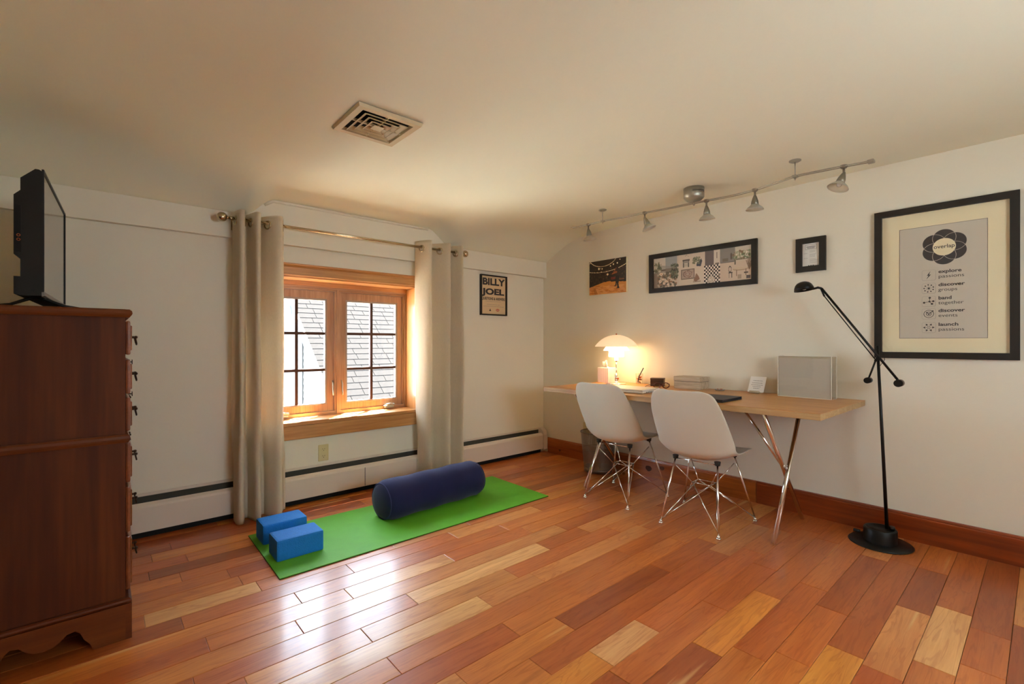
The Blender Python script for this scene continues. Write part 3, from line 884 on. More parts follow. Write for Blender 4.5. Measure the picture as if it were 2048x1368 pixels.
# canopy
prof = [(0.0, 0.0), (0.064, 0.0), (0.064, -0.060), (0.060, -0.066), (0.044, -0.082), (0.0, -0.083)]
can = B().lathe(prof, 32).build('canopy', M['nickel'], tl)
for zz in (-0.026, -0.034):
    B().tube([(0.0645*math.cos(q), 0.0645*math.sin(q), zz) for q in [math.radians(200+6*k) for k in range(14)]], 0.0014, 6).build('slot', M['dark'], can)
B().cyl((0.02, 0.01, -0.080), (0.02, 0.01, -0.100), 0.006, n=10).cyl((0.02, 0.01, -0.100), (0.02, 0.01, -0.108), 0.008, 0.002, n=10).build('feed_stud', M['nickel'], tl)
for (x, y) in ((-0.497, -1.125), (-0.462, -2.42)):
    b = B()
    q = TL((x, y, 0))
    zt = zceil(x, y)-2.088
    b.lathe([(0.0, zt), (0.030, zt), (0.030, zt-0.004), (0.018, zt-0.010), (0.0, zt-0.010)], 18, (q[0], q[1], 0))
    b.cyl((q[0], q[1], zt-0.008), (q[0], q[1], -0.085), 0.0028, n=8)
    b.cbox(q[0]-0.018, q[0]+0.018, q[1]-0.012, q[1]+0.012, -0.094, -0.082, 0.003)
    b.cyl((q[0], q[1], -0.094), (q[0], q[1], -0.110), 0.008, 0.001, n=10)
    b.build('standoff', M['nickel'], tl)
heads = [((-0.494, -0.985), (0.10, -0.10)), ((-0.455, -1.463), (0.25, -0.30)), ((-0.400, -1.885), (0.10, 0.0)), ((-0.390, -2.18), (0.05, 0.03)), ((-0.435, -2.64), (-0.30, 0.28))]
for (x, y), tilt in heads:
    q = Vector(TL((x, y, RAILZ)))
    e = link('spot_head', B().lathe([(0.0, 0.006), (0.017, 0.006), (0.017, -0.004), (0.012, -0.010), (0.0, -0.010)], 16).cyl((0, 0, -0.008), (0, 0, -0.036), 0.0055, n=10).sphere((0, 0, -0.036), 0.007, 8).mesh('spot_head'), M['socket'], tl, q)
    d = Vector((tilt[0], tilt[1], -1)).normalized()
    mx = d.to_track_quat('-Z', 'Y').to_matrix()
    o0 = Vector((0, 0, -0.036))
    B().lathe([(0.0, 0.008), (0.006, 0.006), (0.013, -0.012), (0.019, -0.032), (0.021, -0.050), (0.019, -0.052), (0.0, -0.052)], 18, o0, mx).build('socket', M['socket'], e)
    B().lathe([(0.020, -0.050), (0.027, -0.058), (0.040, -0.068), (0.050, -0.082), (0.049, -0.083), (0.038, -0.070), (0.025, -0.060), (0.018, -0.052)], 24, o0, mx, closed=True).build('glass_shade', M['frost'], e)
    B().sphere(tuple(o0+mx @ Vector((0, 0, -0.062))), 0.013, 12).build('bulb', M['bulb'], e)

# ------------------------------------------------------------------ chest of drawers
CX, CY = -3.28, -1.11     # near front corner of the carcass
CW, CD, CH = 0.92, 0.425, 1.205
ch = thing('chest_of_drawers', 'tall dark cherry chest of drawers at left with television on top', 'chest', (CX, CY, 0))
B().box(-CD, 0, 0, CW, 0.145, 0.722).box(-CD, 0, 0, CW, 0.742, 1.176).build('carcass', M['chest'], ch)
def moulding(z0, z1, out, name):
    pr = [(0, z0), (out*0.6, z0), (out*0.9, z0+(z1-z0)*0.3), (out, z0+(z1-z0)*0.5), (out*0.9, z0+(z1-z0)*0.8), (out*0.55, z1), (0, z1)]
    b = B()
    k = len(pr)
    # sweep around near side, front, far side
    ring = []
    for (o_, z) in pr:
        ring.append([(-CD, -o_, z), (o_, -o_, z), (o_, CW+o_, z), (-CD, CW+o_, z)])
    vs = [p for r in ring for p in r]
    fs = []
    for i in range(k):
        ii = (i+1) % k
        for j in range(3):
            fs.append((i*4+j, i*4+j+1, ii*4+j+1, ii*4+j))
    fs.append(tuple(i*4 for i in range(k))); fs.append(tuple(i*4+3 for i in reversed(range(k))))
    b.add(vs, fs)
    return b.build(name, M['chest_x'], ch)
b = B().box(-CD, 0.0, 0.0, CW, 1.177, 1.204); b.build('top', M['chest_x'], ch)
moulding(1.174, 1.203, 0.020, 'top_moulding')
moulding(0.716, 0.746, 0.014, 'waist_moulding')
# plinth with scalloped side and front aprons
def scallop(L, pts):
    return [(0, 0.128), (0, 0.0)]+[(x, z) for x, z in pts]+[(L, 0.0), (L, 0.128)]
side_pts = [(0.088, 0.0), (0.096, 0.024), (0.112, 0.046), (0.121, 0.070), (0.135, 0.084), (0.155, 0.080), (0.172, 0.062), (0.190, 0.050), (0.213, 0.046), (0.236, 0.050), (0.254, 0.062), (0.27, 0.080), (0.29, 0.084), (0.305, 0.070), (0.314, 0.046), (0.33, 0.024), (0.338, 0.0)]
P_ = scallop(CD, side_pts)
B().prism([(-x, z) for x, z in P_], 'Y', -0.016, 0.0).build('side_apron', M['chest_x'], ch)
B().prism([(-x, z) for x, z in P_], 'Y', CW, CW+0.016).build('side_apron', M['chest_x'], ch)
fp = [(x*CW/CD, z) for x, z in side_pts]
B().prism([(-0.016, 0.128), (-0.016, 0.0)]+fp+[(CW+0.016, 0.0), (CW+0.016, 0.128)], 'X', 0.0, 0.018).build('front_apron', M['chest_x'], ch)
moulding(0.128, 0.148, 0.018, 'base_moulding')
# drawers (upper three, lower three) with moulded edges, bail pulls
dz = [(1.036, 1.162), (0.890, 1.018), (0.752, 0.876), (0.560, 0.708), (0.375, 0.545), (0.160, 0.360)]
for di, (z0, z1) in enumerate(dz):
    d = B().cbox(0.001, 0.016, 0.03, CW-0.03, z0, z1, 0.006).cbox(0.014, 0.021, 0.045, CW-0.045, z0+0.016, z1-0.016, 0.003).build('drawer', M['drawer'], ch)
    zc = (z0+z1)/2
    for yy in (0.20, CW-0.20):
        b = B().box(0.0205, 0.0235, yy-0.045, yy+0.045, zc-0.018, zc+0.018)
        for k in (-0.032, 0.032):
            b.cyl((0.022, yy+k, zc+0.004), (0.036, yy+k, zc+0.004), 0.0045, n=8).sphere((0.038, yy+k, zc+0.004), 0.006, 8)
        b.tube([(0.036, yy-0.032, zc), (0.040, yy-0.026, zc-0.020), (0.041, yy, zc-0.026), (0.040, yy+0.026, zc-0.020), (0.036, yy+0.032, zc)], 0.0028, 6)
        b.build('pull', M['bronze'], d)
    if di in (1, 2):
        zk = z1-0.022
        B().cyl((0.020, CW/2, zk), (0.036, CW/2, zk), 0.003, n=8).cyl((0.036, CW/2, zk), (0.039, CW/2, zk), 0.011, n=14).build('key_knob', M['bronze'], d)

# ------------------------------------------------------------------ television
tv = thing('television', 'black flat television turned side-on atop the cherry chest', 'television', (-3.50, -0.665, 1.205), (0, 0, math.radians(-2.0)))
TW = 0.73
prof = [(0.010, 0.040), (0.010, 0.474), (0.003, 0.478), (-0.006, 0.478), (-0.042, 0.440), (-0.042, 0.398), (-0.058, 0.380), (-0.058, 0.178), (-0.042, 0.163), (-0.042, 0.103), (-0.058, 0.103), (-0.058, 0.043), (-0.034, 0.038)]
def tvloc(x): return x
B().prism([(x, z) for x, z in prof], 'Y', -TW/2+0.001, TW/2-0.001).build('body', M['tv'], tv)
b = B(); b.box(0.010, 0.016, -TW/2, TW/2, 0.474, 0.480).box(0.010, 0.016, -TW/2, -TW/2+0.008, 0.052, 0.474).box(0.010, 0.016, TW/2-0.008, TW/2, 0.052, 0.474)
b.build('bezel', M['black'], tv)
B().prism([(0.010, 0.036), (0.018, 0.040), (0.016, 0.054), (0.010, 0.054)], 'Y', -TW/2, TW/2).build('lower_trim', M['grey_trim'], tv)
B().box(0.0102, 0.0125, -TW/2+0.008, TW/2-0.008, 0.054, 0.474).build('screen', M['screen'], tv)
# side connector bay
cbay = B().box(-0.0565, -0.040, -TW/2-0.0015, -TW/2+0.004, 0.185, 0.345).build('connector_bay', M['dark'], tv)
for k, (zz, m_) in enumerate(((0.228, 'copper'), (0.243, 'copper'))):
    B().tube([(-0.046+0.004*math.cos(q), -TW/2-0.003, zz+0.004*math.sin(q)) for q in [2*PI*i/10 for i in range(10)]], 0.0012, 6, closed=True).build('jack', M[m_], cbay)
B().cyl((-0.012, -TW/2-0.001, 0.056), (-0.012, -TW/2+0.002, 0.056), 0.005, n=10).build('power_jack', M['dark'], tv)
for yy in (-0.26, 0.26):
    b = B()
    b.tube([(-0.125, yy, 0.005), (-0.080, yy, 0.012), (-0.030, yy, 0.036), (-0.014, yy, 0.042), (0.004, yy, 0.036), (0.060, yy, 0.012), (0.105, yy, 0.005)], [0.004, 0.005, 0.006, 0.007, 0.006, 0.005, 0.004], 8)
    b.build('foot', M['black'], tv)

# ------------------------------------------------------------------ desk
dk = thing('desk', 'long oak-topped desk on crossed chrome legs against the right wall', 'desk', (-0.42, -1.73, 0))
DX, DY = -0.42, -1.73
def D(p): return (p[0]-DX, p[1]-DY, p[2])
b = B()
b.box(-0.822-DX, -0.008-DX, -2.642-DY, -0.818-DY, 0.7462, 0.7480)
tp = B().cbox(-0.822-DX, -0.008-DX, -2.642-DY, -0.818-DY, 0.716, 0.7461, 0.001)
top = b.build('desktop', M['desk'], dk)
tp.build('edge_band', M['desk_edge'], top)
for yl, sg in ((-2.36, 1), (-1.055, -1)):
    B().tube([D((-0.638, yl-0.0135, 0.004)), D((-0.212, yl-0.0135, 0.715))], 0.0125, 12).build('leg', M['chrome'], dk)
    B().tube([D((-0.109, yl+0.0135, 0.004)), D((-0.715, yl+0.0135, 0.715))], 0.0125, 12).build('leg', M['chrome'], dk)
    B().tube([D((-0.418, yl+sg*0.016, 0.372)), D((-0.42, yl+sg*0.14, 0.548)), D((-0.42, yl+sg*0.26, 0.715))], 0.008, 10).build('brace', M['chrome'], dk)
    B().box(-0.78-DX, -0.13-DX, yl-0.03-DY, yl+0.03-DY, 0.7125, 0.7158).build('leg_plate', M['blackm'], dk)

# ------------------------------------------------------------------ shell chairs
def chair_shell_mesh():
    # centre profile in local frame, +x = front
    prof = [(0.262, 0.402), (0.250, 0.418), (0.225, 0.430), (0.17, 0.433), (0.10, 0.428), (0.03, 0.418), (-0.04, 0.408), (-0.10, 0.404), (-0.150, 0.413), (-0.190, 0.440), (-0.215, 0.485),
            (-0.238, 0.545), (-0.260, 0.61), (-0.281, 0.67), (-0.300, 0.73), (-0.315, 0.78), (-0.323, 0.804), (-0.326, 0.815)]
    wid = [0.150, 0.190, 0.212, 0.226, 0.232, 0.235, 0.236, 0.236, 0.236, 0.236, 0.235, 0.232, 0.227, 0.220, 0.208, 0.188, 0.160, 0.110]
    up = [0.0, 0.002, 0.006, 0.014, 0.024, 0.036, 0.050, 0.066, 0.080, 0.090, 0.088, 0.074, 0.056, 0.040, 0.026, 0.018, 0.012, 0.008]
    P = catmull([(a, 0, b_) for a, b_ in prof], 3)
    Wd = [v.x for v in catmull([(a, 0, 0) for a in wid], 3)]
    U = [v.x for v in catmull([(a, 0, 0) for a in up], 3)]
    nu = 18
    vs = []
    n = len(P)
    for i in range(n):
        a = P[max(0, i-1)]; c = P[min(n-1, i+1)]
        d = (c-a).normalized()
        nrm = Vector((-d.z*-1, 0, d.x*-1))   # points up on the seat, forward on the back
        nrm = Vector((d.z, 0, -d.x))
        for j in range(nu+1):
            u = -1+2*j/nu
            k = abs(u)**2.4
            p = P[i]+nrm*U[i]*k
            yy = math.sin(u*PI/2*0.98)/math.sin(PI/2*0.98)*Wd[i] if False else u*Wd[i]*(1-0.04*k)
            # dished corners drop back slightly at the ends
            vs.append((p.x, yy, p.z))
    fs = [(i*(nu+1)+j, i*(nu+1)+j+1, (i+1)*(nu+1)+j+1, (i+1)*(nu+1)+j) for i in range(n-1) for j in range(nu)]
    me = bpy.data.meshes.new('shell'); me.from_pydata(vs, [], fs)
    me.polygons.foreach_set('use_smooth', [True]*len(fs))
    return me
def make_chair(loc, rz, label):
    t = thing('desk_chair', label, 'chair', loc, (0, 0, rz), group='shell chairs at the desk')
    o = link('shell', chair_shell_mesh(), M['shell'], t)
    so = o.modifiers.new('thick', 'SOLIDIFY'); so.thickness = 0.009; so.offset = -1
    sb_ = o.modifiers.new('round', 'SUBSURF'); sb_.levels = 1; sb_.render_levels = 1
    # wire tower base
    F = {('f', 1): (0.215, 0.222), ('f', -1): (0.215, -0.222), ('b', 1): (-0.215, 0.170), ('b', -1): (-0.215, -0.170)}
    Mt = {('f', 1): (0.115, 0.135), ('f', -1): (0.115, -0.135), ('b', 1): (-0.115, 0.125), ('b', -1): (-0.115, -0.125)}
    Cn = {('f', 1): (0.045, 0.055, 0.232), ('f', -1): (0.045, -0.055, 0.232), ('b', 1): (-0.040, 0.055, 0.232), ('b', -1): (-0.040, -0.055, 0.232)}
    zm = {'f': 0.398, 'b': 0.385}
    for key in F:
        fx, fy = F[key]; mx_, my_ = Mt[key]
        foot = (fx, fy, 0.018); mt = (mx_, my_, zm[key[0]])
        l = B().tube([foot, mt], 0.0052, 8)
        c1 = Cn[key]; c2 = Cn[(key[0], -key[1])]; c3 = Cn[('b' if key[0] == 'f' else 'f', key[1])]
        l.tube([(fx*0.985, fy*0.97, 0.024), c3], 0.0034, 6)
        l.tube([(fx*0.97, fy*0.985, 0.024), c2], 0.0034, 6)
        l.tube([(mx_, my_, zm[key[0]]-0.045), c1], 0.0034, 6)
        l.build('leg', M['chrome'], t)
        B().cyl((fx, fy, 0.0), (fx, fy, 0.008), 0.013, 0.012, n=14).cyl((fx, fy, 0.008), (fx, fy, 0.020), 0.009, 0.007, n=12).build('glide', M['chrome'], t)
        B().cyl((mx_, my_, zm[key[0]]-0.006), (mx_, my_, zm[key[0]]+0.016), 0.014, 0.018, n=14).build('shock_mount', M['blackm'], t)
    ring = [Cn[('f', 1)], Cn[('f', -1)], Cn[('b', -1)], Cn[('b', 1)]]
    B().tube(ring, 0.0034, 6, closed=True).build('cross_wire', M['chrome'], t)
    B().tube([Mt[('f', 1)]+(0.396,), Mt[('f', -1)]+(0.396,)], 0.0034, 6).build('cross_wire', M['chrome'], t)
    B().tube([Mt[('b', 1)]+(0.382,), Mt[('b', -1)]+(0.382,)], 0.0034, 6).build('cross_wire', M['chrome'], t)
    return t
def copy_tree(o, parent=None):
    c = o.copy(); COL.objects.link(c)
    if parent is not None:
        c.parent = parent
    for chd in list(o.children):
        copy_tree(chd, c)
    return c
c1 = make_chair((-0.576, -1.367, 0), math.radians(3), 'white shell chair on wire legs, in front of the white laptop')
c2 = copy_tree(c1)
c2.location = (-0.592, -1.964, 0); c2.rotation_euler = (0, 0, math.radians(4))
c2['label'] = 'white shell chair on wire legs, in front of the dark folio'

# ------------------------------------------------------------------ waste bin
wbn = thing('waste_bin', 'dark wire mesh waste bin on the floor behind the left chair', 'bin', (-0.19, -0.84, 0))
B().lathe([(0.116, 0.006), (0.146, 0.330)], 48).build('mesh_wall', M['bin'], wbn)
B().lathe([(0.0, 0.006), (0.118, 0.006), (0.119, 0.040), (0.117, 0.040), (0.116, 0.008)], 40).build('base', M['binrim'], wbn)
B().tube([(0.147*math.cos(q), 0.147*math.sin(q), 0.332) for q in [2*PI*i/40 for i in range(40)]], 0.004, 8, closed=True).build('rim', M['binrim'], wbn)
B().lathe([(0.1325, 0.188), (0.1335, 0.196)], 40).build('band', M['binrim'], wbn)

# ------------------------------------------------------------------ yoga set
ym = thing('yoga_mat', 'bright green yoga mat unrolled on the wood floor', 'mat', (-1.852, -0.71, 0))
pts = [(-2.728, -0.400), (-2.735, -1.034), (-0.980, -1.026), (-0.972, -0.385)]
pl = [(x+1.852, y+0.71) for x, y in pts]
B().prism(pl, 'Z', 0.0005, 0.0035).build('underside', M['mat_edge'], ym)
B().prism([(x*0.999, y*0.998) for x, y in pl], 'Z', 0.0035, 0.0065).build('top_face', M['mat_green'], ym)

def block(x0, y0, label):
    o = B().cbox(0, 0.226, 0, 0.150, 0, 0.104, 0.010).build('yoga_block', M['block'], None, (x0, y0, 0.0066))
    tag(o, label, 'yoga block', 'blue foam yoga blocks')
    return o
block(-2.702, -0.862, 'blue foam yoga block, the one nearer the camera on the mat')
block(-2.702, -0.603, 'blue foam yoga block, the one nearer the left curtain on the mat')

bo = thing('bolster', 'navy cylindrical yoga bolster lying on the green mat', 'bolster', (-1.690, -0.640, 0.0066), (0, 0, math.radians(3.5)))
R0 = 0.127
bo_len = 0.386
prof = [(0.0, -bo_len-0.004), (0.045, -bo_len-0.003), (0.080, -bo_len+0.002), (0.104, -bo_len+0.012), (0.118, -bo_len+0.028), (R0, -bo_len+0.052)]
k = 14
for i in range(1, k):
    prof.append((R0+0.003*math.sin(i*1.3), -bo_len+0.052+(2*bo_len-0.104)*i/k))
prof += [(r, -z) for r, z in reversed(prof[:6])]
n = 48
vs = []
for r, z in prof:
    for i in range(n):
        t = 2*PI*i/n
        rr = r*(1+0.012*mnoise(Vector((math.cos(t)*2, math.sin(t)*2, z*5))))
        if abs(z) > bo_len-0.12 and abs(z) < bo_len-0.012 and r > 0.1:
            rr += 0.0022*math.sin(t*23)*max(0, 1-(bo_len-abs(z)-0.012)/0.10)
        y_ = rr*math.cos(t)*1.03; z_ = max(-0.108, rr*math.sin(t)*0.95)
        vs.append((z, y_, z_+0.108))
fs = [(j*n+i, j*n+(i+1) % n, (j+1)*n+(i+1) % n, (j+1)*n+i) for j in range(len(prof)-1) for i in range(n)]
B().add(vs, fs, True).build('cover', M['navy'], bo)
for s_ in (-1, 1):
    B().tube([(s_*(bo_len-0.016), 0.111*math.cos(q)*1.03, 0.108+max(-0.104, 0.111*math.sin(q)*0.95)) for q in [2*PI*i/36 for i in range(36)]], 0.0032, 6, closed=True).build('piping', M['navy_pipe'], bo)

# ------------------------------------------------------------------ table lamp
lp = thing('table_lamp', 'lit table lamp with three tiered white shades on the desk', 'lamp', (-0.185, -1.022, 0.748))
B().lathe([(0.0, 0.0), (0.081, 0.0), (0.082, 0.003), (0.078, 0.006), (0.030, 0.009), (0.018, 0.014), (0.014, 0.022), (0.0, 0.022)], 36).build('base', M['chrome'], lp)
st = B().cyl((0, 0, 0.02), (0, 0, 0.205), 0.0052, n=12).cyl((0, 0, 0.02), (0, 0, 0.080), 0.014, 0.012, n=16).cyl((0, 0, 0.080), (0, 0, 0.088), 0.009, n=12)
st.build('stem', M['chrome'], lp)
B().cyl((0, 0, 0.188), (0, 0, 0.218), 0.017, n=16).cyl((0.0, 0.0, 0.182), (0, 0, 0.188), 0.009, 0.017, n=16).cyl((0.024, 0.0, 0.188), (0.024, 0, 0.212), 0.0015, n=6).build('socket', M['nickel'], lp)
B().cyl((-0.010, -0.016, 0.045), (-0.018, -0.028, 0.045), 0.006, n=10).sphere((-0.019, -0.030, 0.045), 0.008, 8).build('switch', M['copper'], lp)
def shade(r0, z0, r1, z1, bow=0.0, t=0.003, cap=False):
    pr = []
    for i in range(9):
        f = i/8
        r = r0+(r1-r0)*f; z = z0+(z1-z0)*f
        if bow: r = r1+(r0-r1)*math.cos(f*PI/2)**bow; z = z0+(z1-z0)*math.sin(f*PI/2)
        pr.append((r, z))
    inn = [(max(r-t, 0.0005), z-t*0.7) for r, z in reversed(pr)]
    return B().lathe(pr+inn, 48, closed=True)
def arc_shade(a=0.171, h=0.092, z0=0.306, t=0.0035):
    R_ = (a*a+h*h)/(2*h); zc_ = z0+h-R_
    q0 = math.asin(a/R_)
    pr = [(R_*math.sin(q0*(1-i/14)), zc_+R_*math.cos(q0*(1-i/14))) for i in range(15)]
    pr[-1] = (0.004, pr[-1][1])
    return B().lathe(pr+[(max(0.003, r-t*0.4), z-t) for r, z in reversed(pr)], 48, closed=True)
shade(0.062, 0.222, 0.060, 0.268, 0, 0.003).build('low_shade', M['shade_low'], lp)
B().lathe([(0.0, 0.268), (0.060, 0.268), (0.060, 0.270), (0.0, 0.270)], 32).build('low_shade_top', M['shade_low'], lp)
shade(0.104, 0.272, 0.080, 0.306, 0, 0.003).build('middle_shade', M['shade_mid'], lp)
arc_shade().build('top_shade', M['shade_top'], lp)
B().cyl((0, 0, 0.266), (0, 0, 0.404), 0.004, n=8).sphere((0, 0, 0.404), 0.007, 8).build('finial', M['copper'], lp)

# ------------------------------------------------------------------ desk items
# tissue box
tb = thing('tissue_box', 'pale pink striped tissue box behind the table lamp stem', 'tissue box', (-0.125, -0.882, 0.748), (0, 0, 0.0))
B().cbox(-0.056, 0.056, -0.056, 0.056, 0, 0.125, 0.002).build('carton', M['tissuebox'], tb)
b = B()
for i in range(11):
    y = -0.050+0.010*i
    b.box(-0.0566, -0.0558, y-0.0014, y+0.0014, 0.004, 0.121); b.box(y-0.0014, y+0.0014, -0.0566, -0.0558, 0.004, 0.121)
b.build('stripes', M['stripe'], tb)
vs = []; fs = []
for i in range(9):
    for j in range(7):
        u = i/8-0.5; v_ = j/6
        x = 0.028*math.sin(u*5+v_*2)*(1-0.3*v_)-0.004+0.010*v_
        y = (u*0.085)*(1-0.65*v_)+0.022*v_
        z = 0.124+v_*0.066*(1-0.5*abs(u+0.1))+0.006*math.sin(u*17)*v_
        vs.append((x, y, z))
fs = [(i*7+j, (i+1)*7+j, (i+1)*7+j+1, i*7+j+1) for i in range(8) for j in range(6)]
o = B().add(vs, fs, True).build('tissue', M['paper'], tb)
so = o.modifiers.new('thick', 'SOLIDIFY'); so.thickness = 0.0008

# glass of clips with a pen
gl = thing('glass_tumbler', 'small clear glass tumbler holding copper clips on the desk', 'glass', (-0.052, -1.150, 0.748))
B().lathe([(0.0, 0.0), (0.027, 0.0), (0.030, 0.085), (0.0285, 0.085), (0.0255, 0.005), (0.0, 0.005)], 24).build('tumbler', M['acrylic'], gl)
r3 = random.Random(3)
for i in range(12):
    a = r3.uniform(0, 2*PI); z = r3.uniform(0.012, 0.060)
    c = Vector((0.010*math.cos(a), 0.010*math.sin(a), z)); d = Vector((r3.uniform(-1, 1), r3.uniform(-1, 1), r3.uniform(-0.5, 0.5))).normalized()*0.013
    B().cyl(c-d, c+d, 0.0042, n=8).build('clip', M['copper'], gl)
pn = B().tube([(0, 0, 0), (0.030*0.3, -0.030*0.2, 0.05), (0.026, -0.036, 0.118)], [0.003, 0.0045, 0.0042], 10).build('pen', M['pen'], None, (-0.060, -1.143, 0.812))
pn.location = (-0.066, -1.146, 0.760)
tag(pn, 'dark slate pen leaning in the glass tumbler', 'pen')

# dark trinket box
db = thing('trinket_box', 'small dark walnut box behind the eyeglasses', 'box', (-0.108, -1.352, 0.748), (0, 0, math.radians(22)))
B().cbox(-0.032, 0.032, -0.050, 0.050, 0, 0.045, 0.002).build('case', M['walnut'], db)
B().cbox(-0.033, 0.033, -0.051, 0.051, 0.0455, 0.062, 0.002).build('lid', M['walnut'], db)
# grey washed box
gb = thing('storage_box', 'grey-washed wooden box with lid at the middle of the desk', 'box', (-0.098, -1.622, 0.748), (0, 0, math.radians(1)))
B().cbox(-0.072, 0.072, -0.098, 0.098, 0, 0.053, 0.002).build('case', M['greywash'], gb)
B().cbox(-0.074, 0.074, -0.100, 0.100, 0.0555, 0.088, 0.002).build('lid', M['greywash'], gb)
B().box(-0.070, 0.070, -0.096, 0.096, 0.052, 0.056).build('seam', M['ink'], gb)
# eyeglasses
a_ = math.atan2(-1.558+1.478, -0.241+0.387)
eg = thing('eyeglasses', 'dark red framed eyeglasses standing on the desk before the walnut box', 'eyeglasses', (-0.318, -1.512, 0.748), (0, 0, a_))
for s_ in (-1, 1):
    r_ = [(s_*0.034+0.026*math.cos(q)*(1+0.06*math.cos(2*q)), 0, 0.026+0.019*math.sin(q)) for q in [2*PI*i/20 for i in range(20)]]
    rim = B().tube(r_, 0.0034, 8, closed=True).build('rim', M['tortoise'], eg)
    B().add([(p[0], 0.0003, p[2]) for p in r_]+[(p[0], -0.0003, p[2]) for p in r_], [tuple(range(20)), tuple(reversed(range(20, 40)))]).build('lens', M['acrylic'], rim)
    B().tube([(s_*0.060, 0, 0.035), (s_*0.066, 0.004, 0.036), (s_*0.068, 0.05, 0.030), (s_*0.064, 0.11, 0.014), (s_*0.060, 0.135, 0.003)], 0.0022, 6).build('temple', M['tortoise'], eg)
B().tube([(-0.009, 0, 0.033), (0, 0.001, 0.037), (0.009, 0, 0.033)], 0.0022, 6).build('bridge', M['tortoise'], eg)
# silver dish
dh = thing('silver_dish', 'small oval silver dish on the desk right of the grey-washed box', 'dish', (-0.100, -1.832, 0.748), (0, 0, 0.1))
B().lathe([(0.0, 0.002), (0.012, 0.001), (0.020, 0.003), (0.026, 0.009), (0.0275, 0.009), (0.021, 0.001), (0.010, 0.0), (0.0, 0.0)], 24, mtx=Matrix.Diagonal((0.75, 1.35, 1))).build('bowl', M['nickel'], dh)
B().sphere((0, -0.010, 0.008), 0.008, 10, (1, 1.4, 0.7)).sphere((0.002, 0.014, 0.007), 0.006, 10).build('beads', M['copper'], dh)
# laptop
lt = thing('laptop', 'closed white laptop on the desk in front of the lamp', 'laptop', (-0.600, -1.437, 0.748), (0, 0, math.radians(3.5)))
B().cbox(-0.114, 0.114, -0.163, 0.163, 0.002, 0.015, 0.003).build('base', M['laptop'], lt)
B().cbox(-0.114, 0.114, -0.163, 0.163, 0.0165, 0.0265, 0.003).build('lid', M['laptop'], lt)
B().box(-0.110, 0.110, -0.160, 0.160, 0.0148, 0.0167).build('seam', M['ink_soft'], lt)
for i in range(7):
    x = -0.06+0.022*i
    B().box(x-0.007, x+0.007, -0.1636, -0.1625, 0.006, 0.011).build('port', M['ink'], lt)
# folio
fo = thing('tablet_folio', 'dark navy tablet folio lying at the desk edge by the right chair', 'folio', (-0.630, -2.026, 0.748), (0, 0, math.radians(0.5)))
B().cbox(-0.133, 0.125, -0.128, 0.120, 0.0005, 0.0075, 0.003).build('back_cover', M['tablet'], fo)
B().cbox(-0.133, 0.125, -0.128, 0.120, 0.0095, 0.0165, 0.003).build('front_cover', M['tablet'], fo)
B().cbox(-0.128, 0.120, -0.124, 0.116, 0.0076, 0.0094, 0.0005).build('tablet', M['black'], fo)
B().cbox(-0.137, -0.131, -0.070, -0.052, 0.003, 0.014, 0.001).build('clasp', M['nickel'], fo)
# card on a little log stand
cd = thing('card_stand', 'printed white card leaning on a small wood log stand', 'card', (-0.092, -2.064, 0.748), (0, 0, math.radians(-4)))
ca = B().box(0.0, 0.0012, -0.052, 0.052, 0, 0.112).build('card', M['paper'], cd, (0.004, 0, 0.006), (0, math.radians(26), 0))
b = B()
r4 = random.Random(8)
for i, (z, w_) in enumerate(((0.082, 0.030), (0.066, 0.034), (0.052, 0.038), (0.040, 0.026), (0.028, 0.020))):
    y = w_
    while y > -w_:
        l = r4.uniform(0.004, 0.012); b.box(-0.0006, 0.0, max(-w_, y-l), y, z-0.0015, z+0.0015); y -= l+0.002
b.build('print', M['ink_soft'], ca)
B().cyl((-0.010, -0.030, 0.009), (-0.010, 0.030, 0.009), 0.009, 0.008, n=10).cyl((-0.016, -0.032, 0.004), (0.016, -0.030, 0.004), 0.004, n=8).cyl((-0.016, 0.030, 0.004), (0.016, 0.032, 0.004), 0.004, n=8).build('log', M['greywash'], cd)
# acrylic display box
ac = thing('acrylic_box', 'clear acrylic box frame with white insert at the desk right end', 'display box', (-0.100, -2.367, 0.748), (0, 0, math.radians(-2)))
hw, hh, dp = 0.145, 0.252, 0.044
for (x0, x1, y0, y1, z0, z1) in ((-dp, -dp+0.003, -hw, hw, 0, hh), (dp-0.003, dp, -hw, hw, 0, hh), (-dp+0.003, dp-0.003, -hw, -hw+0.003, 0, hh), (-dp+0.003, dp-0.003, hw-0.003, hw, 0, hh), (-dp+0.003, dp-0.003, -hw+0.003, hw-0.003, hh-0.003, hh)):
    B().box(x0, x1, y0, y1, z0, z1).build('acrylic_wall', M['acrylic'], ac)
b = B()
for (y, z0, z1) in ((-hw, 0, hh), (hw, 0, hh)):
    for x in (-dp, dp):
        b.box(x-0.0018, x+0.0018, y-0.0018, y+0.0018, z0, z1)
for z in (0.001, hh):
    for x in (-dp, dp):
        b.box(x-0.0016, x+0.0016, -hw, hw, z-0.001, z+0.0016)
    for y in (-hw, hw):
        b.box(-dp, dp, y-0.0016, y+0.0016, z-0.001, z+0.0016)
b.build('acrylic_edges', M['acrylic_edge'], ac)
B().box(-dp+0.004, -dp+0.008, -hw+0.006, hw-0.004, 0.001, hh-0.014).build('white_insert', mat('insert_grey_white', (0.60, 0.56, 0.49), 0.5, vary=0.01), ac)

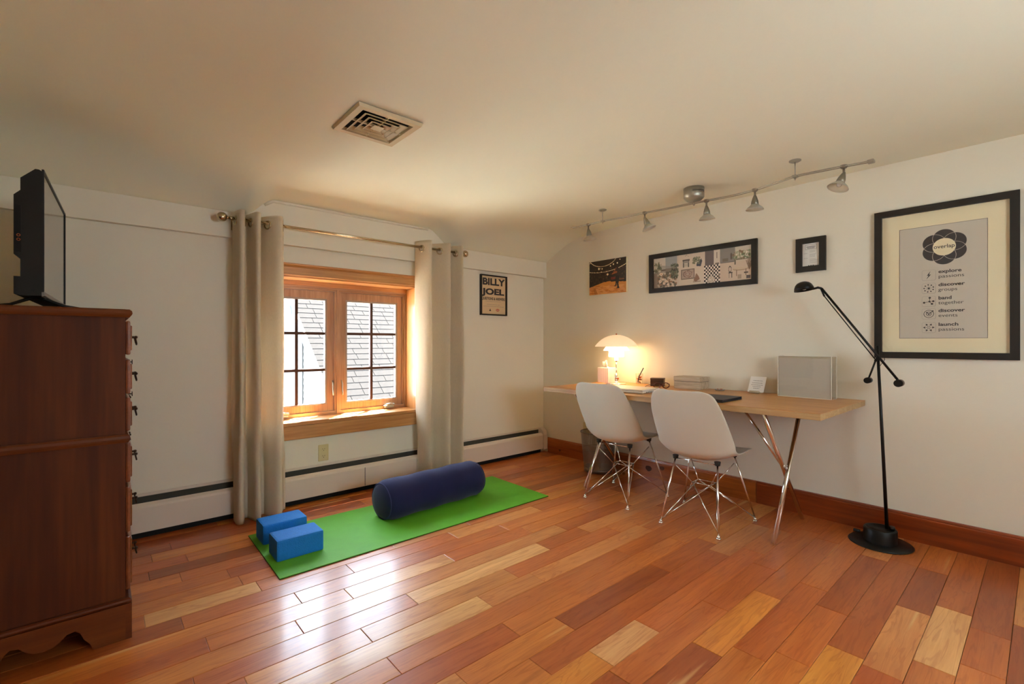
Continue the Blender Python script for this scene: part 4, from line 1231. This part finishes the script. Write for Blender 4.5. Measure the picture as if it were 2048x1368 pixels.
# ------------------------------------------------------------------ floor lamp
fl = thing('floor_lamp', 'black counterweighted floor lamp standing right of the desk', 'floor lamp', (-0.185, -2.745, 0))
def F_(p): return (p[0]+0.185, p[1]+2.745, p[2])
B().lathe([(0.0, 0.0), (0.140, 0.0), (0.143, 0.004), (0.138, 0.009), (0.080, 0.013), (0.0, 0.013)], 40).build('base_plate', M['black'], fl)
B().lathe([(0.074, 0.012), (0.074, 0.078), (0.070, 0.084), (0.062, 0.084), (0.060, 0.076), (0.0, 0.074)], 32).build('base_drum', M['black'], fl)
B().cyl((0.03, -0.045, 0.078), (0.03, -0.045, 0.096), 0.013, n=14).cyl((-0.02, 0.085, 0.045), (-0.02, 0.115, 0.045), 0.008, n=10).build('collar', M['black'], fl)
B().tube([F_((-0.165, -2.770, 0.080)), F_((-0.172, -2.750, 0.60)), F_((-0.180, -2.732, 1.058))], [0.0085, 0.0075, 0.0068], 12).sphere(F_((-0.180, -2.732, 1.060)), 0.0078, 8).build('pole', M['black'], fl)
B().tube([F_((-0.196, -2.474, 1.398)), F_((-0.196, -2.826, 0.878))], 0.0062, 10).build('arm', M['black'], fl)
B().tube([F_((-0.190, -2.487, 1.350)), F_((-0.190, -2.728, 0.985))], 0.0028, 8).build('control_rod', M['black'], fl)
B().tube([F_((-0.202, -2.728, 0.985)), F_((-0.202, -2.697, 0.885))], 0.0045, 8).build('weight_rod', M['black'], fl)
B().cyl(F_((-0.180, -2.738, 0.995)), F_((-0.205, -2.738, 0.995)), 0.010, n=12).cyl(F_((-0.180, -2.728, 0.985)), F_((-0.207, -2.728, 0.985)), 0.006, n=12).build('pivot', M['black'], fl)
B().cyl(F_((-0.235, -2.828, 0.870)), F_((-0.180, -2.828, 0.870)), 0.019, n=20).build('counterweight', M['black'], fl)
B().cyl(F_((-0.230, -2.696, 0.877)), F_((-0.180, -2.696, 0.877)), 0.016, n=20).build('counterweight', M['black'], fl)
B().tube([F_((-0.196, -2.474, 1.398)), F_((-0.196, -2.455, 1.404)), F_((-0.196, -2.430, 1.398))], [0.006, 0.007, 0.006], 8).tube([F_((-0.194, -2.470, 1.396)), F_((-0.192, -2.487, 1.350))], 0.005, 8).build('elbow', M['black'], fl)
mtx = Euler((math.radians(-8), 0, 0)).to_matrix()
hc = F_((-0.196, -2.384, 1.392))
prof = [(0.0, 0.055), (0.016, 0.053), (0.032, 0.046), (0.043, 0.034), (0.050, 0.018), (0.053, 0.0), (0.051, 0.0), (0.047, 0.016), (0.040, 0.031), (0.030, 0.042), (0.0, 0.050)]
hd = B().lathe(prof, 28, hc, mtx).build('lamp_head', M['black'], fl)
B().sphere((hc[0], hc[1], hc[2]+0.016), 0.014, 10).build('bulb', M['frost'], hd)
B().tube([F_((-0.19, -2.735, 1.045)), F_((-0.19, -2.760, 1.03)), F_((-0.19, -2.765, 0.99)), F_((-0.18, -2.742, 0.955))], 0.0014, 6).build('cable', M['black'], fl)

# ------------------------------------------------------------------ pictures on the walls
def frame_parts(t, w_, h_, fw, dpth, m_frame, pieces=True):
    """picture frame in local coords, centred; rails with mitred ends"""
    W2, H2 = w_/2, h_/2
    for side in range(4):
        if side == 0: poly = [(-W2, H2), (W2, H2), (W2-fw, H2-fw), (-W2+fw, H2-fw)]
        elif side == 1: poly = [(-W2, -H2), (W2, -H2), (W2-fw, -H2+fw), (-W2+fw, -H2+fw)]
        elif side == 2: poly = [(-W2, -H2), (-W2, H2), (-W2+fw, H2-fw), (-W2+fw, -H2+fw)]
        else: poly = [(W2, -H2), (W2, H2), (W2-fw, H2-fw), (W2-fw, -H2+fw)]
        B().prism(poly, 'Z', 0.001, dpth).build('frame_rail', m_frame, t)

# painter for printed pictures (flat print, colours per cell)
class Paint:
    def __init__(s, w_, h_, base):
        s.w, s.h = w_, h_
        s.a = np.zeros((h_, w_, 3)); s.a[:] = base
        yy, xx = np.mgrid[0:h_, 0:w_]
        s.x = (xx+0.5)/w_; s.y = 1-(yy+0.5)/h_      # y up
    def put(s, mask, c, al=1.0):
        s.a[mask] = s.a[mask]*(1-al)+np.array(c)*al
    def rect(s, x0, x1, y0, y1, c, al=1.0): s.put((s.x >= x0) & (s.x <= x1) & (s.y >= y0) & (s.y <= y1), c, al)
    def ell(s, cx, cy, rx, ry, c, al=1.0): s.put(((s.x-cx)/rx)**2+((s.y-cy)/ry)**2 <= 1, c, al)
    def ring(s, cx, cy, rx, ry, t, c, al=1.0):
        d = ((s.x-cx)/rx)**2+((s.y-cy)/ry)**2
        s.put((d <= 1) & (d >= (1-t)**2), c, al)
    def line(s, x0, y0, x1, y1, t, c, al=1.0, asp=1.0):
        dx, dy = (x1-x0)*asp, y1-y0
        L2 = dx*dx+dy*dy+1e-9
        u = np.clip((((s.x-x0)*asp)*dx+(s.y-y0)*dy)/L2, 0, 1)
        d = np.hypot((s.x-x0)*asp-u*dx, s.y-y0-u*dy)
        s.put(d <= t, c, al)
    def poly(s, pts, c, al=1.0):
        m_ = np.zeros(s.x.shape, bool)
        n_ = len(pts)
        for i in range(n_):
            (xa, ya), (xb, yb) = pts[i], pts[(i+1) % n_]
            cond = ((ya > s.y) != (yb > s.y))
            xi = (xb-xa)*(s.y-ya)/((yb-ya) if yb != ya else 1e-9)+xa
            m_ ^= cond & (s.x < xi)
        s.put(m_, c, al)
    def speck(s, n_, box, cols, r_, seed):
        R = random.Random(seed)
        for _ in range(n_):
            x = R.uniform(box[0], box[1]); y = R.uniform(box[2], box[3])
            s.ell(x, y, R.uniform(0.4, 1)*r_[0], R.uniform(0.4, 1)*r_[1], R.choice(cols), R.uniform(0.4, 0.9))
    def build(s, name, W, H, z, parent):
        h_, w_ = s.h, s.w
        gx = np.linspace(-W/2, W/2, w_+1); gy = np.linspace(H/2, -H/2, h_+1)
        vs = [(x, y, z) for y in gy for x in gx]
        fs = [(j*(w_+1)+i, (j+1)*(w_+1)+i, (j+1)*(w_+1)+i+1, j*(w_+1)+i+1) for j in range(h_) for i in range(w_)]
        me = bpy.data.meshes.new(name); me.from_pydata(vs, [], fs)
        ca_ = me.color_attributes.new('Col', 'FLOAT_COLOR', 'CORNER')
        c = s.a/255.0
        c = np.where(c <= 0.04045, c/12.92, ((c+0.055)/1.055)**2.4)
        arr = np.ones((h_*w_, 4, 4)); arr[:, :, :3] = c.reshape(-1, 1, 3)
        ca_.data.foreach_set('color', arr.astype(np.float32).ravel())
        return link(name, me, M['art'], parent)

# canvas print of a performer on a stage
cv_ = thing('canvas_print', 'unframed canvas photo print of a performer on a lit stage', 'picture', (0.0, -0.806, 1.659), RW)
CWd, CHt = 0.395, 0.298
B().cbox(-CWd/2, CWd/2, -CHt/2, CHt/2, 0.001, 0.022, 0.002).build('canvas', M['mount'], cv_)
p = Paint(120, 92, (44, 30, 18))
p.speck(500, (0, 1, 0.28, 0.75), [(30, 20, 12), (64, 44, 26), (24, 18, 14), (90, 66, 44), (50, 22, 18)], (0.02, 0.03), 2)
p.poly([(0, 0), (0, 0.22), (0.15, 0.27), (0.4, 0.345), (0.55, 0.36), (1, 0.30), (1, 0)], (206, 134, 58))
p.speck(160, (0.05, 0.95, 0.0, 0.24), [(222, 156, 82), (190, 112, 40), (214, 148, 88)], (0.10, 0.035), 3)
p.poly([(0.15, 0.0), (0.11, 0.16), (0.17, 0.20), (0.24, 0.02)], (150, 84, 28), 0.6)
for (cx, cy, rx, ry, t) in ((0.38, 1.14, 0.40, 0.33, 0.045), (0.36, 1.26, 0.95, 0.62, 0.022)):
    p.ring(cx, cy, rx, ry, t, (250, 226, 176))
p.poly([(0.12, 0.94), (0.35, 1.0), (0.9, 1.0), (0.75, 0.94), (0.5, 0.88), (0.3, 0.88)], (58, 44, 28), 0.4)
for (x, y, r_) in ((0.27, 0.76, 0.022), (0.36, 0.75, 0.014), (0.59, 0.80, 0.015), (0.67, 0.84, 0.016), (0.77, 0.86, 0.016), (0.34, 0.66, 0.012), (0.02, 0.96, 0.01), (0.84, 0.95, 0.012), (0.31, 0.76, 0.008)):
    p.ell(x, y, r_, r_*1.4, (255, 236, 190))
p.ell(0.51, 0.565, 0.026, 0.028, (252, 226, 176))
p.rect(0.60, 0.72, 0.40, 0.47, (130, 34, 24), 0.8); p.rect(0.60, 0.98, 0.34, 0.38, (20, 14, 12))
for k in range(3): p.rect(0.82, 0.95, 0.37+0.025*k, 0.378+0.025*k, (190, 110, 60), 0.7)
p.ell(0.755, 0.765, 0.018, 0.035, (54, 30, 20)); p.poly([(0.71, 0.72), (0.80, 0.74), (0.83, 0.50), (0.72, 0.48)], (48, 28, 20))
p.poly([(0.62, 0.545), (0.63, 0.57), (0.74, 0.62), (0.74, 0.58)], (196, 104, 50)); p.ell(0.735, 0.60, 0.035, 0.035, (150, 76, 34))
p.line(0.74, 0.72, 0.66, 0.585, 0.012, (140, 74, 40)); p.line(0.80, 0.70, 0.86, 0.60, 0.012, (40, 26, 22))
p.poly([(0.72, 0.50), (0.83, 0.50), (0.80, 0.26), (0.82, 0.145), (0.765, 0.145), (0.76, 0.30), (0.745, 0.215), (0.715, 0.215), (0.73, 0.34)], (30, 18, 14))
p.ell(0.715, 0.21, 0.032, 0.012, (50, 16, 10)); p.ell(0.785, 0.14, 0.042, 0.014, (40, 14, 10))
p.build('print', CWd, CHt, 0.0225, cv_)

# wide framed collage of interior scenes
wd = thing('collage_picture', 'wide black-framed collage print of interior scenes on the right wall', 'picture', (0.0, -1.633, 1.634), RW)
WW, WH = 0.828, 0.308
frame_parts(wd, WW, WH, 0.036, 0.022, M['frame_black'])
B().box(-WW/2+0.03, WW/2-0.03, -WH/2+0.03, WH/2-0.03, 0.001, 0.008).build('backing', M['paper'], wd)
p = Paint(300, 96, (206, 190, 170))
# left garden corner
p.rect(0, 0.15, 0.52, 1, (208, 200, 186)); p.rect(0.14, 0.27, 0.62, 1, (158, 160, 158)); p.rect(0, 0.18, 0.0, 0.55, (138, 120, 104)); p.poly([(0, 0.62), (0.10, 0.74), (0.27, 0.66), (0.27, 0.4), (0, 0.5)], (150, 146, 136), 0.7)
p.rect(0, 0.16, 0.56, 0.60, (84, 72, 60)); p.rect(0.14, 0.26, 0.3, 0.62, (128, 118, 104))
p.speck(90, (0.01, 0.09, 0.52, 0.86), [(96, 108, 78), (140, 132, 100), (70, 72, 54), (204, 196, 176)], (0.010, 0.05), 5)
p.speck(200, (0.05, 0.26, 0.0, 0.5), [(92, 88, 70), (206, 190, 168), (150, 108, 78), (74, 66, 52), (226, 210, 190)], (0.014, 0.045), 6)
for (x, y, r_) in ((0.09, 0.46, 0.020), (0.08, 0.22, 0.016), (0.125, 0.14, 0.014), (0.15, 0.20, 0.014), (0.11, 0.28, 0.014), (0.17, 0.10, 0.013)):
    p.ell(x, y, r_, r_*2.6, (232, 210, 186)); p.ell(x, y, r_*0.35, r_*0.9, (170, 130, 96))
p.speck(120, (0.20, 0.28, 0.3, 0.74), [(70, 78, 56), (110, 112, 84), (60, 60, 48)], (0.010, 0.05), 7)
# mantel, armchair, rug, toys
p.rect(0.29, 0.57, 0.0, 1.0, (212, 196, 176)); p.rect(0.33, 0.405, 0.78, 0.83, (92, 84, 76)); p.rect(0.335, 0.348, 0.58, 0.79, (100, 92, 84)); p.rect(0.388, 0.400, 0.58, 0.79, (100, 92, 84)); p.rect(0.348, 0.388, 0.60, 0.70, (190, 178, 160)); p.rect(0.34, 0.395, 0.72, 0.775, (150, 142, 130))
for (x, y) in ((0.36, 0.95), (0.39, 0.93), (0.375, 0.965)): p.ell(x, y, 0.005, 0.012, (120, 104, 90))
p.rect(0.315, 0.455, 0.20, 0.52, (120, 104, 92)); p.rect(0.325, 0.445, 0.23, 0.49, (178, 156, 138)); p.ring(0.385, 0.36, 0.050, 0.115, 0.22, (126, 92, 82)); p.ring(0.385, 0.36, 0.026, 0.06, 0.3, (146, 104, 92)); p.speck(80, (0.325, 0.445, 0.23, 0.49), [(150, 124, 108), (196, 176, 156)], (0.006, 0.016), 8)
p.poly([(0.475, 0.58), (0.52, 0.56), (0.535, 0.72), (0.525, 0.80), (0.50, 0.70), (0.48, 0.70)], (66, 70, 78)); p.speck(60, (0.44, 0.52, 0.66, 0.86), [(96, 100, 76), (140, 136, 108)], (0.012, 0.035), 9)
p.poly([(0.445, 0.14), (0.47, 0.10), (0.51, 0.16), (0.50, 0.26), (0.475, 0.34)], (140, 104, 82)); p.ring(0.475, 0.30, 0.012, 0.05, 0.3, (150, 116, 92)); p.rect(0.44, 0.52, 0.08, 0.11, (120, 88, 70), 0.6)
# dark panel and chequered floor with table
p.rect(0.565, 0.65, 0.55, 1.0, (104, 92, 90)); p.rect(0.65, 0.71, 0.50, 1.0, (214, 200, 182)); p.ell(0.68, 0.83, 0.005, 0.10, (110, 96, 84)); p.rect(0.665, 0.70, 0.50, 0.60, (84, 72, 64), 0.7)
for i in range(10):
    for j in range(10):
        x0 = 0.555+0.0155*i; y0 = 0.00+0.055*j
        p.rect(x0, x0+0.0155, y0, y0+0.055, (42, 34, 32) if (i+j) % 2 else (232, 220, 204))
p.ell(0.625, 0.11, 0.038, 0.115, (214, 196, 176)); p.ring(0.625, 0.11, 0.038, 0.115, 0.14, (146, 128, 112)); p.speck(20, (0.60, 0.65, 0.06, 0.18), [(232, 220, 204), (150, 130, 110)], (0.008, 0.02), 10); p.ell(0.70, 0.2, 0.008, 0.06, (150, 130, 112))
# right: grey room and dining set
p.rect(0.71, 0.85, 0.56, 1.0, (136, 130, 122)); p.rect(0.85, 1.0, 0.66, 1.0, (204, 194, 176)); p.rect(0.71, 1.0, 0.0, 0.56, (208, 186, 164)); p.rect(0.84, 0.99, 0.60, 0.66, (128, 120, 104)); p.rect(0.845, 0.855, 0.48, 0.62, (110, 100, 86)); p.rect(0.72, 0.84, 0.56, 0.585, (110, 102, 96)); p.rect(0.735, 0.785, 0.60, 0.70, (120, 108, 94))
p.speck(90, (0.83, 0.99, 0.64, 0.86), [(92, 112, 76), (150, 150, 118), (232, 224, 204), (120, 92, 66)], (0.012, 0.04), 11); p.ell(0.815, 0.74, 0.01, 0.10, (96, 84, 72))
p.ring(0.803, 0.36, 0.014, 0.10, 0.3, (70, 62, 60)); p.rect(0.79, 0.825, 0.24, 0.27, (70, 62, 60)); p.rect(0.792, 0.797, 0.10, 0.25, (70, 62, 60)); p.rect(0.818, 0.822, 0.10, 0.25, (70, 62, 60))
p.ell(0.90, 0.34, 0.07, 0.05, (176, 150, 122)); p.ell(0.90, 0.355, 0.065, 0.035, (206, 184, 156)); p.rect(0.86, 0.865, 0.14, 0.32, (130, 108, 88)); p.rect(0.945, 0.95, 0.14, 0.32, (130, 108, 88)); p.rect(0.875, 0.905, 0.05, 0.18, (168, 148, 126)); p.rect(0.95, 0.985, 0.04, 0.14, (96, 84, 82)); p.rect(0.93, 0.965, 0.20, 0.24, (92, 78, 70))
for k in range(7): p.line(0.975, 0.30, 0.95+0.012*k, 0.62-0.02*abs(k-3), 0.010, (132, 112, 92), asp=3.0)
p.build('print', WW-0.070, WH-0.070, 0.0088, wd)

# small framed certificate
sm = thing('small_frame', 'small black square-framed notice print above the floor lamp head', 'picture', (0.0, -2.364, 1.633), RW)
frame_parts(sm, 0.164, 0.212, 0.035, 0.020, M['frame_black'])
B().box(-0.050, 0.050, -0.074, 0.074, 0.001, 0.006).build('sheet', M['paper'], sm)
b = B()
b.box(-0.032, 0.032, 0.062, 0.0635, 0.006, 0.0064).box(-0.032, 0.032, 0.034, 0.0355, 0.006, 0.0064).box(-0.032, -0.0306, 0.034, 0.0635, 0.006, 0.0064).box(0.0306, 0.032, 0.034, 0.0635, 0.006, 0.0064)
r5 = random.Random(4)
for k in range(11):
    z = 0.024-0.0075*k
    if k in (2, 6): b.box(-0.040, -0.018, z, z+0.0012, 0.006, 0.0063)
    else:
        b.box(-0.008, r5.uniform(0.02, 0.040), z, z+0.0013, 0.006, 0.0063)
b.build('print_lines', M['ink_soft'], sm)
b = B()
for (z, w_) in ((0.050, 0.024), (0.042, 0.020)):
    x = -w_
    while x < w_:
        b.box(x, min(w_, x+0.004), z-0.0022, z+0.0022, 0.006, 0.0064); x += 0.0056
for x in (-0.012, 0.0, 0.012): b.cyl((x, -0.068, 0.006), (x, -0.068, 0.0064), 0.0035, n=10)
b.build('print_title', M['ink'], sm)

# concert poster on the window wall
bj = thing('concert_poster', 'small black-framed concert poster with heavy black lettering in the corner', 'poster', (-0.6535, 0.0, 1.513), BW)
frame_parts(bj, 0.305, 0.364, 0.011, 0.026, M['frame_black'])
B().box(-0.143, 0.143, -0.172, 0.172, 0.001, 0.010).build('sheet', mat('poster_sheet_tan', rgb(214, 186, 146), 0.7, vary=0.02), bj)
text('lettering', 'BILLY', 0.09, (0, 0.094, 0.0105), bj, M['ink'], width=0.262, tall=0.064, bold=0.0036)
text('lettering', 'JOEL', 0.09, (0, 0.008, 0.0105), bj, M['ink'], width=0.262, tall=0.074, bold=0.0040)
text('lettering', 'QUESTIONS & ANSWERS', 0.04, (0, -0.042, 0.0105), bj, M['ink'], width=0.270, tall=0.030, bold=0.0010)
b = B()
r6 = random.Random(6)
for (z, w_) in ((0.160, 0.12), (0.006, 0.085), (-0.055, 0.09), (-0.085, 0.075), (-0.101, 0.12)):
    x = -w_
    while x < w_:
        l = r6.uniform(0.005, 0.016); b.box(x, min(w_, x+l), z-0.0013, z+0.0013, 0.010, 0.0106); x += l+0.004
b.build('small_print', M['ink_soft'], bj)
B().add([(-0.052, -0.143, 0.0106), (-0.028, -0.143, 0.0106), (-0.034, -0.133, 0.0106), (-0.039, -0.118, 0.0106), (-0.045, -0.134, 0.0106)], [(0, 1, 2, 3, 4)]).build('emblem', M['ink'], bj)
B().add([(0.048+0.021*math.cos(q), -0.132+0.012*math.sin(q), 0.0106) for q in [2*PI*i/20 for i in range(20)]], [tuple(range(20))]).build('emblem', M['ink_red'], bj)
B().box(0.032, 0.064, -0.134, -0.130, 0.0105, 0.0110).build('emblem_bar', M['paper'], bj)

# large framed logo poster
PCY, PCZ = -2.970, 1.408
ps = thing('framed_poster', 'large black-framed poster with black flower logo and five icon rows', 'poster', (0.0, PCY, PCZ), RW)
PWd, PHt = 0.566, 0.824
frame_parts(ps, PWd, PHt, 0.034, 0.024, M['frame_black'])
B().box(-PWd/2+0.03, PWd/2-0.03, -PHt/2+0.03, PHt/2-0.03, 0.001, 0.006).build('mount', M['mount'], ps)
def Q(y, z): return (-(y-PCY), z-PCZ)      # wall coords -> local
x0, z0 = Q(-2.797, 1.105); x1, z1 = Q(-3.143, 1.707)
B().box(x0, x1, z0, z1, 0.006, 0.0075).build('sheet', M['poster_paper'], ps)
b = B(); t = 0.0008
b.box(x0, x1, z0, z0+2*t, 0.0075, 0.0079).box(x0, x1, z1-2*t, z1, 0.0075, 0.0079).box(x0, x0+2*t, z0, z1, 0.0075, 0.0079).box(x1-2*t, x1, z0, z1, 0.0075, 0.0079)
b.build('border_line', M['ink'], ps)
fx, fz = Q(-2.981, 1.587)
logo = bpy.data.objects.new('flower_logo', None)
def disc(cx, cz, r, z, m_, name, n_=40, r_in=None, par=None, sx=1.0):
    if r_in is None:
        return B().add([(cx+r*sx*math.cos(q), cz+r*math.sin(q), z) for q in [2*PI*i/n_ for i in range(n_)]], [tuple(range(n_))]).build(name, m_, par or ps)
    vs = [(cx+r*sx*math.cos(q), cz+r*math.sin(q), z) for q in [2*PI*i/n_ for i in range(n_)]]+[(cx+r_in*sx*math.cos(q), cz+r_in*math.sin(q), z) for q in [2*PI*i/n_ for i in range(n_)]]
    return B().add(vs, [(i, (i+1) % n_, n_+(i+1) % n_, n_+i) for i in range(n_)]).build(name, m_, par or ps)
bpy.data.objects.remove(logo)
PR, PD = 0.047, 0.047
petals = [(fx+PD*math.cos(math.radians(90+60*k)), fz+PD*math.sin(math.radians(90+60*k))) for k in range(6)]
for k, (a, c) in enumerate(petals):
    disc(a, c, PR, 0.0079+0.00001*k, M['ink'], 'petal')
for a, c in petals:
    disc(a, c, PR, 0.0083, M['poster_paper'], 'petal_outline', r_in=PR-0.0016)
disc(fx, fz, 0.0455, 0.0086, M['mount'], 'logo_centre')
text('lettering', 'overlap', 0.03, (fx, fz-0.006, 0.0089), ps, M['ink'], width=0.082, tall=0.026, bold=0.0002)
rows = [('explore', 'passions', 1.443), ('discover', 'groups', 1.373), ('band', 'together', 1.303), ('discover', 'events', 1.236), ('launch', 'passions', 1.163)]
ix = Q(-2.920, 0)[0]; tx = Q(-2.958, 0)[0]
for i, (a, c, zc) in enumerate(rows):
    zc -= PCZ
    text('lettering', a, 0.024, (tx, zc+0.008, 0.0079), ps, M['ink'], align='LEFT', bold=0.0006, width=0.013*len(a)*0.98)
    text('lettering', c, 0.024, (tx, zc-0.018, 0.0079), ps, M['ink'], align='LEFT', width=0.0122*len(c)*1.0)
    # rounded icon tile outline
    pts = []
    s_ = 0.0275; r_ = 0.008
    for (cx, cz, a0) in ((s_-r_, s_-r_, 0), (-s_+r_, s_-r_, 90), (-s_+r_, -s_+r_, 180), (s_-r_, -s_+r_, 270)):
        for k in range(5):
            q = math.radians(a0+22.5*k); pts.append((ix+cx+r_*math.cos(q), zc+cz+r_*math.sin(q), 0.0079))
    B().tube(pts, 0.0004, 4, closed=True).build('icon_tile', M['ink_soft'], ps)
    b = B(); Z = 0.0080
    def dot(x, z, r):
        b.cyl((ix+x, zc+z, 0.0075), (ix+x, zc+z, Z), r, n=12, smooth=False)
    def bar(xa, za, xb, zb, w_):
        d = Vector((xb-xa, zb-za)).normalized()*w_
        nx_, nz_ = -d.y, d.x
        b.add([(ix+xa+nx_, zc+za+nz_, Z), (ix+xb+nx_, zc+zb+nz_, Z), (ix+xb-nx_, zc+zb-nz_, Z), (ix+xa-nx_, zc+za-nz_, Z)], [(0, 1, 2, 3)])
    if i == 0:
        b.add([(ix+x, zc+z, Z) for x, z in ((0.007, 0.022), (-0.008, -0.002), (-0.001, -0.001), (-0.010, -0.022), (0.009, 0.004), (0.001, 0.003))], [(0, 1, 2, 5), (2, 3, 4, 5)])
    elif i == 1:
        dot(0, 0, 0.0045)
        for k in range(9):
            q = 2*PI*k/9+0.3
            dot(0.019*math.cos(q), 0.019*math.sin(q), 0.0032); bar(0, 0, 0.013*math.cos(q), 0.013*math.sin(q), 0.0005)
    elif i == 2:
        P2 = ((0.004, 0.019), (-0.019, -0.006), (0.018, 0.0), (0.013, -0.014)); dot(0.003, -0.001, 0.0045)
        for a2, c2_ in P2: dot(a2, c2_, 0.0050); bar(0.003, -0.001, a2, c2_, 0.0010)
    elif i == 3:
        for r_ in (0.021, 0.011):
            disc(ix, zc, r_, Z, M['ink'], 'icon_ring', 28, r_in=r_-0.0024)
        bar(-0.006, 0.006, 0, -0.002, 0.0014); bar(0, -0.002, 0.016, 0.015, 0.0014); dot(0, -0.002, 0.0035); dot(0.016, 0.015, 0.0032); dot(-0.008, 0.008, 0.003)
    else:
        for k in range(6):
            q = math.radians(60*k)
            c_, s2 = math.cos(q), math.sin(q)
            tri = [(0.024, 0), (0.014, 0.0055), (0.014, -0.0055)]
            b.add([(ix+x*c_-z*s2, zc+x*s2+z*c_, Z) for x, z in tri], [(0, 1, 2)])
            bar(0.003*c_, 0.003*s2, 0.011*c_, 0.011*s2, 0.0009)
    b.build('icon', M['ink'], ps)
g_ = B().box(-PWd/2+0.034, PWd/2-0.034, -PHt/2+0.034, PHt/2-0.034, 0.0135, 0.0150).build('glazing', M['pane'], ps)
